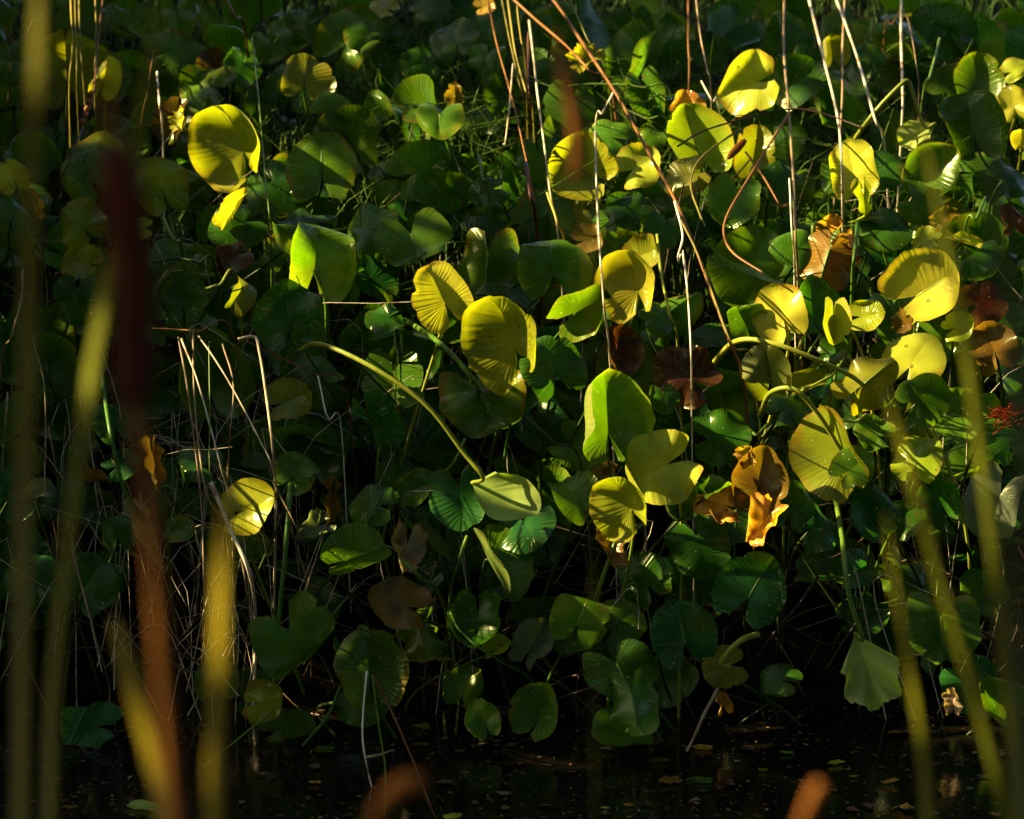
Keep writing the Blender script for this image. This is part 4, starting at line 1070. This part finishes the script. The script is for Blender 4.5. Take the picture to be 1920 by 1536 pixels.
blade([(92, 1560), (98, 1300), (130, 1000), (170, 700), (205, 520), (232, 380), (262, 215), (285, 90), (306, -80)], 36, 'blade_g', 'long blurred olive blade passing behind the big brown cattail head', 2.7, lit=(520, 1000), lean=-.1)
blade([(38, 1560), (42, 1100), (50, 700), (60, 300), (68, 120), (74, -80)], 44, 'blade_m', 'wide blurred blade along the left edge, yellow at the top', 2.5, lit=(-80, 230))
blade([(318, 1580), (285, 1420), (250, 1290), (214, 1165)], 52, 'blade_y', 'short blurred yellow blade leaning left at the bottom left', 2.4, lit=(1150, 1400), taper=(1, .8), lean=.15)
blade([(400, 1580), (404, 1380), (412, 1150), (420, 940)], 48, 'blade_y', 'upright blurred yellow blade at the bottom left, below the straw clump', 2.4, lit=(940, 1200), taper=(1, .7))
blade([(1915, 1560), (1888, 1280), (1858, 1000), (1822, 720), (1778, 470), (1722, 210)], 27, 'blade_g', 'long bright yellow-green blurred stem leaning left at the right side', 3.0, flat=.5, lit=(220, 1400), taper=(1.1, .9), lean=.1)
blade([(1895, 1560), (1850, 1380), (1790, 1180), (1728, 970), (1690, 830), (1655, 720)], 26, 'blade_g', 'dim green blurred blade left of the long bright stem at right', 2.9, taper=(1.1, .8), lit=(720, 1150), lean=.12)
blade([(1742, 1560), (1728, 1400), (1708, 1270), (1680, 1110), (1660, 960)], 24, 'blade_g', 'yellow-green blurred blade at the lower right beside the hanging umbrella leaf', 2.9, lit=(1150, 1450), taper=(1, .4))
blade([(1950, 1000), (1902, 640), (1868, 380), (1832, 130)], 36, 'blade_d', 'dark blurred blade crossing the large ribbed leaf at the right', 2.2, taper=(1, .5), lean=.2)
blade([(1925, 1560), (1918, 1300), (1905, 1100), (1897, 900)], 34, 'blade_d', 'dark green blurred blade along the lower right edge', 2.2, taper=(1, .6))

def cattail(head, stem_low, wpx, mat, label, Y, spike_to=None, stemw=26, stemmat='blade_o'):
    (x0, y0), (x1, y1) = head         # top, bottom
    A, B = at(x0, y0, Y), at(x1, y1, Y)
    low = [at(px, py, Y) for (px, py) in stem_low]
    foot = np.array([low[-1][0], low[-1][1], -.3])
    root = thing('cattail', label, 'cattail', foot)
    u = np.linspace(0, 1, 24); P = B + (A - B) * u[:, None]
    P[:, 0] += .006 * np.sin(u * PI)
    prof = np.clip(1 - np.abs(2 * u - 1) ** 7, .1, 1) ** .5
    r = wpx / 2 * Y / FPX * prof * (1 + .03 * np.sin(u * 17))
    obj('seed_head', tube_mesh('seed_head', P - foot, r, M[mat], 16), root)
    Q = joined(foot, np.vstack([np.array(low[::-1]), B + (A - B) * .05]))
    obj('stem', tube_mesh('stem', Q - foot, stemw / 2 * Y / FPX, M[stemmat], 10), root)
    LITF.append(Q[(proj(Q)[0][:, 1] > 1050)])
    if spike_to:
        S = catmull([A + (B - A) * .03, at(*spike_to, Y)], 6)
        obj('spike', tube_mesh('spike', S - foot, np.linspace(.0035, .0015, 6), M['head_o'], 8), root)
    return root
cattail(((212, 262), (252, 770)), [(272, 860), (290, 1050), (310, 1300), (335, 1580)], 78, 'head', 'large dark brown blurred cattail head at the left', 2.2, (195, 120), 34)
cattail(((1052, 118), (1082, 340)), [(1096, 420), (1106, 560), (1112, 800), (1115, 1580)], 26, 'head_o', 'thin rust-brown blurred cattail head right of the dry bunch', 3.0, (1046, 60), 4, 'blade_g')

def bent(pts, w_, label, Y, mat='head_o'):
    P = np.array([at(p[0], p[1], Y) for p in pts])
    foot = np.array([P[0][0] - .05, P[0][1], -.3])
    Q = joined(foot, P, 24); n = len(Q)
    v = np.clip((np.arange(n) - 8) / (n - 9), 0, 1)
    rr = w_ / 2 * Y / FPX * np.interp(v, [0, .35, .75, .93, 1], [.25, .6, .95, .9, .25])
    o = thing('cattail', label, 'cattail', foot)
    obj('leaf_tip', tube_mesh('leaf_tip', Q - foot, rr, M[mat], 12, .6), o)
    LITF.append(catmull(P[-3:], 14))
bent([(655, 1680), (690, 1560), (722, 1500), (760, 1470), (800, 1468)], 42, 'bent orange blurred cattail tip at the bottom, left of centre', 2.3)
bent([(1470, 1680), (1500, 1560), (1528, 1490), (1545, 1470)], 32, 'orange blurred cattail tip at the bottom right of centre', 2.3)

# ------------------------------------------------------------------ grass, litter and floating specks
def many(name, label, mat, specs, sides=4):
    VV, FF, nv = [], [], 0
    for P, r in specs:
        V, F, _, _ = tube(P, r, sides); V = V[:-2]
        VV.append(V); FF.append(F + nv); nv += len(V)
    o = obj(name, mesh_np(name, np.vstack(VV), np.vstack(FF), M[mat])); o['kind'] = 'stuff'; o['label'] = label
    return o
sp = []
for k in range(4200):
    x_ = rng.uniform(-2.2, 2.2); y_ = rng.uniform(8.9, 13.5)
    z_ = float(ground_z(x_, y_)); L_ = rng.uniform(.15, .60)
    a = np.array([x_, y_, z_]); d = np.array([rng.normal() * .5, rng.normal() * .4, 1.0]); d /= np.linalg.norm(d)
    b = a + d * L_ * .6; c_ = b + np.array([rng.normal() * .5, rng.normal() * .5, rng.uniform(-.5, .6)]) * L_ * .6
    sp.append((catmull([a, b, c_], 6), np.linspace(.0034, .0008, 6) * rng.uniform(.5, 1.3)))
many('grass', 'tangled fine green grass between the leaves at the top', 'grass', sp)
sp = []
for k in range(900):
    x_ = rng.uniform(-2.0, 2.0); y_ = rng.uniform(8.0, 9.6)
    z_ = float(ground_z(x_, y_)); L_ = rng.uniform(.10, .5)
    a = np.array([x_, y_, z_ + rng.uniform(-.02, .25)]); d = np.array([rng.normal(), rng.normal() * .5, rng.normal() * .9 - .2]); d /= np.linalg.norm(d)
    c_ = a + d * L_; b = (a + c_) / 2 + rng.normal(size=3) * .03
    sp.append((catmull([a, b, c_], 6), np.full(6, rng.uniform(.0008, .0024))))
many('dead_straw_litter', 'tangle of dead straw and thin stems in the dark under the leaves', 'litter', sp)

sp = []
for k in range(230):
    c0 = rng.choice([-1.15, -.95, -.74, -.64, -.2, .35, 1.1], p=[.1, .14, .26, .16, .1, .12, .12]) + rng.normal() * .10
    y_ = rng.uniform(8.0, 9.4); z_ = float(ground_z(c0, y_))
    H = rng.uniform(.25, .85); a = np.array([c0, y_, max(z_, 0)])
    b = a + np.array([rng.normal() * .08, rng.normal() * .08, H * .6]); c_ = b + np.array([rng.normal() * .16, rng.normal() * .1, H * rng.uniform(-.5, .4)])
    sp.append((catmull([a, b, c_], 9), np.linspace(.0016, .0006, 9) * rng.uniform(.6, 1.2)))
many('thin_dead_stems', 'wispy thin dead stems standing among the leaves', 'straw_w', sp)

sp = []
for k in range(1300):
    x_ = rng.choice([-.55, -.3, .0, .45, 1.0]) + rng.normal() * .14; y_ = rng.uniform(9.2, 10.6)
    z_ = float(ground_z(x_, y_)); L_ = rng.uniform(.30, .66)
    a = np.array([x_, y_, z_]); b = a + np.array([rng.normal() * .10, rng.normal() * .08, L_ * .65]); c_ = b + np.array([rng.normal() * .16, rng.normal() * .1, L_ * rng.uniform(-.15, .35)])
    sp.append((catmull([a, b, c_], 7), np.linspace(.0026, .0007, 7) * rng.uniform(.6, 1.2)))
many('tall_grass', 'fine yellow-green grass rising between the leaves, upper middle', 'grass_y', sp)
LIT.append(np.array([at(rng.uniform(640, 1000), rng.uniform(110, 330), rng.uniform(9.4, 10.3)) for _ in range(160)]))

# floating specks: countless
nF = 11000
fx = rng.uniform(-1.6, 1.6, nF); fy = 7.0 + 1.15 * rng.uniform(0, 1, nF)
keep = vnoise(np.stack([fx * 3, fy * 5, 0 * fx], 1), 3, 3.0) + rng.normal(size=nF) * .8 > 0.1
fx, fy = fx[keep], fy[keep]; nF = len(fx)
VV, FF, CC = [], [], []
pal = np.array([[.060, .036, .014], [.085, .056, .022], [.05, .022, .007], [.04, .05, .006], [.15, .11, .06], [.022, .012, .004]])
for k in range(nF):
    L_ = rng.lognormal(-5.6, .6); W_ = L_ * rng.uniform(.25, .8); a = rng.uniform(0, PI)
    ca, sa = math.cos(a), math.sin(a)
    q = np.array([[-L_, 0], [0, -W_], [L_, 0], [0, W_]]) + rng.normal(size=(4, 2)) * L_ * .28
    z = .004 + rng.uniform(0, .003, 4)
    VV.append(np.stack([fx[k] + q[:, 0] * ca - q[:, 1] * sa, fy[k] + q[:, 0] * sa + q[:, 1] * ca, z], 1)); FF.append(np.arange(4) + 4 * k)
    CC.append(np.repeat(pal[rng.choice(6, p=[.25, .15, .25, .1, .05, .2])][None], 4, 0) * rng.uniform(.6, 1.2))
o = obj('floating_specks', mesh_np('floating_specks', np.vstack(VV), np.array(FF), M['debris'], False, col=np.vstack(CC))); o['kind'] = 'stuff'
o['label'] = 'fine specks of plant debris floating on the black water'

FLO = '''
605 1412 54 20 o|olive oval leaf floating near the green stalk, lower left
590 1466 22 8 N|small orange flake floating at the bottom left of centre
268 1512 60 26 P|pale twig-like leaf floating at the bottom left
130 1512 26 10 B|brown flake floating at the bottom left corner
790 1362 36 22 O|small yellow-tipped leaf bud floating below the drooping straw
792 1394 26 9 B|small brown flake floating near the yellow-tipped bud
1140 1404 24 8 S|pale flake floating below the stack of leaves
1235 1425 34 12 B|tan flake floating right of the stack of leaves
1255 1464 44 16 B|brown oak-like flake floating below the tan straw
1180 1508 24 9 N|reddish flake floating at the bottom centre
1135 1513 16 8 P|pale yellow flake floating at the bottom centre
848 1532 34 12 Y|yellow flake at the bottom edge right of the orange tip
1475 1410 24 11 g|small green leaf floating right of the leaning tan straw
1568 1429 30 9 Y|yellow flake floating under the umbrella-like leaf
1312 1462 44 18 D|dark green flake floating at the bottom, left of the orange tip
1668 1466 34 9 N|orange flake floating right of the orange tip
1696 1517 42 13 N|larger orange leaf floating at the bottom right
1652 1524 30 16 B|brown leaf floating left of the larger orange one
1865 1526 22 12 N|orange flake floating at the bottom right corner
1430 1442 22 8 O|olive flake floating between the tan straw and the yellow flake
1600 1454 14 7 g|tiny green flake floating below the yellow flake
1317 1400 36 12 N|orange flake floating at the foot of the leaning tan straw
'''
for ln in FLO.strip().splitlines():
    spec, label = ln.split('|'); f = spec.split()
    px, py, w_, h_ = map(float, f[:4])
    d = FWD * FPX + RT * (px - PW / 2) - UP * (py - PH / 2); s = (C0[2] - .008) / -d[2]; ctr = C0 + d * s
    V, F, uv, RH, TH = leaf_geo(dict(asp=1.5, sinus=.08, wave=.06, jag=.04, fl=.12, fr=.08), int(px), 26, 6)
    V -= (V.max(0) + V.min(0)) / 2
    a = rng.uniform(-.5, .5) + PI / 2
    sc = w_ / FPX * ctr[1] / 2.0
    R_ = np.array([[math.cos(a), -math.sin(a), 0], [math.sin(a), math.cos(a), 0], [0, 0, 1]])
    V = (V * sc) @ R_.T; V[:, 2] *= .6; V[:, 2] -= V[:, 2].min() - .002
    c = leaf_cols(f[4], RH, TH, V / sc, int(px))
    o = obj('floating_leaf', mesh_np('floating_leaf', V, F, M['leaf'], col=c, uv=uv)); o.location = (ctr[0], ctr[1], .004)
    tag(o, label, 'floating leaf')

# ------------------------------------------------------------------ unseen trees added on the left, crowns shaped to dapple the low sun
S = np.array(SUN)
U1 = np.cross(S, [0, 0, 1]); U1 /= np.linalg.norm(U1); U2 = np.cross(U1, S)
lit = np.vstack(LIT)
lit = lit[vnoise(lit, 41, 26.0) + .35 * vnoise(lit, 42, 60.0) > -.02]
litf = np.vstack(LITF)
lit = np.vstack([lit, litf[vnoise(litf, 43, 22.0) > -.5]])
lu = np.stack([lit @ U1, lit @ U2], 1)
CELL = .030
cells = set()
for a, b in lu:
    ia, ib = int(math.floor(a / CELL)), int(math.floor(b / CELL))
    for i, j in ((0, 0), (1, 0), (-1, 0), (0, 1), (0, -1)): cells.add((ia + i, ib + j))
def crown(nm, label, centre, rad, nleaf, size, seed):
    r = np.random.default_rng(seed)
    c = np.asarray(centre, float)
    root = thing(nm, label, 'tree', (c[0], c[1], float(ground_z(c[0], c[1]))))
    base = np.array(root.location)
    tr = catmull([base - [0, 0, .3], base + [.15, .1, (c[2] - base[2]) * .5], c + [0, 0, rad[2] * .3]], 14) - base
    obj('trunk', tube_mesh('trunk', tr, np.linspace(.17, .05, 14), M['bark'], 10), root)
    p = r.normal(size=(nleaf, 3)); p /= np.linalg.norm(p, axis=1)[:, None]
    p = c + p * (r.uniform(0, 1, (nleaf, 1)) ** .4) * np.asarray(rad)
    q = np.stack([p @ U1, p @ U2], 1)
    ok = np.array([(int(math.floor(a / CELL)), int(math.floor(b / CELL))) not in cells for a, b in q])  # gaps cut along the sun rays so that chosen points stay lit
    p = p[ok]
    n = len(p)
    t1 = r.normal(size=(n, 3)); t1 /= np.linalg.norm(t1, axis=1)[:, None]
    t2 = np.cross(t1, r.normal(size=(n, 3))); t2 /= np.linalg.norm(t2, axis=1)[:, None]
    s_ = size * r.uniform(.6, 1.2, (n, 1))
    V = np.stack([p - t1 * s_, p - t2 * s_ * .55, p + t1 * s_, p + t2 * s_ * .55], 1).reshape(-1, 3)
    F = np.arange(4 * n).reshape(-1, 4)
    cr = obj('crown', mesh_np('crown', V - base, F, M['treeleaf'], False), root); cr['kind'] = 'stuff'
    for k in range(9):
        e = c + r.normal(size=3) * np.asarray(rad) * .45
        s0 = tr[7 + k % 6] + base
        B = catmull([s0, (s0 + e) / 2 + [0, 0, .2], e], 8) - base
        obj('limb', tube_mesh('limb', B, np.linspace(.04, .01, 8), M['bark'], 6), root)
    return root
tgt = np.array([0, 9.0, .35])
crown('added_shade_tree', 'unseen tree added left of the leaf bank to dapple the sun', tgt + S * 4.7, (1.3, 3.2, 3.1), 120000, .055, 1)
crown('added_shade_tree', 'unseen tree added left of the far end of the bank for shade', np.array([0, 13.2, 1.6]) + S * 6.5, (1.8, 2.6, 3.0), 6000, .09, 3)
crown('added_shade_tree', 'unseen tree added to the left of the cattails to shade them', np.array([0, 3.4, 1.6]) + S * 4.5, (1.3, 3.2, 3.0), 90000, .065, 2)
# unseen trees added round and over the pond to shut out much of the sky
for i, (c_, r_, n_) in enumerate([((1.8, 3.2, 9.5), (6, 5, 2), 8000), ((3.5, 14.5, 7.5), (5.5, 4, 2.5), 6000), ((8.5, 6, 5.0), (2.6, 5, 4.2), 6000), ((1, -7, 5.0), (6, 2.6, 4.0), 9000),
                                  ((-6, 17, 6), (5, 3.5, 4), 6000), ((7, -3, 5.5), (3.2, 4, 4.2), 5000), ((-7.5, -4, 5), (3, 3, 4), 4000)]):
    crown('added_shade_tree', ['unseen tree added high over the pond to block the sky', 'unseen tree added over the bank behind the view to block the sky', 'unseen tree added on the right shore to block the sky', 'unseen tree added behind the camera on the near shore to block the sky',
          'unseen tree added behind the bank at the far left to block the sky', 'unseen tree added on the near right shore to block the sky', 'unseen tree added on the near left shore to block the sky'][i], c_, r_, n_, .20, 20 + i)
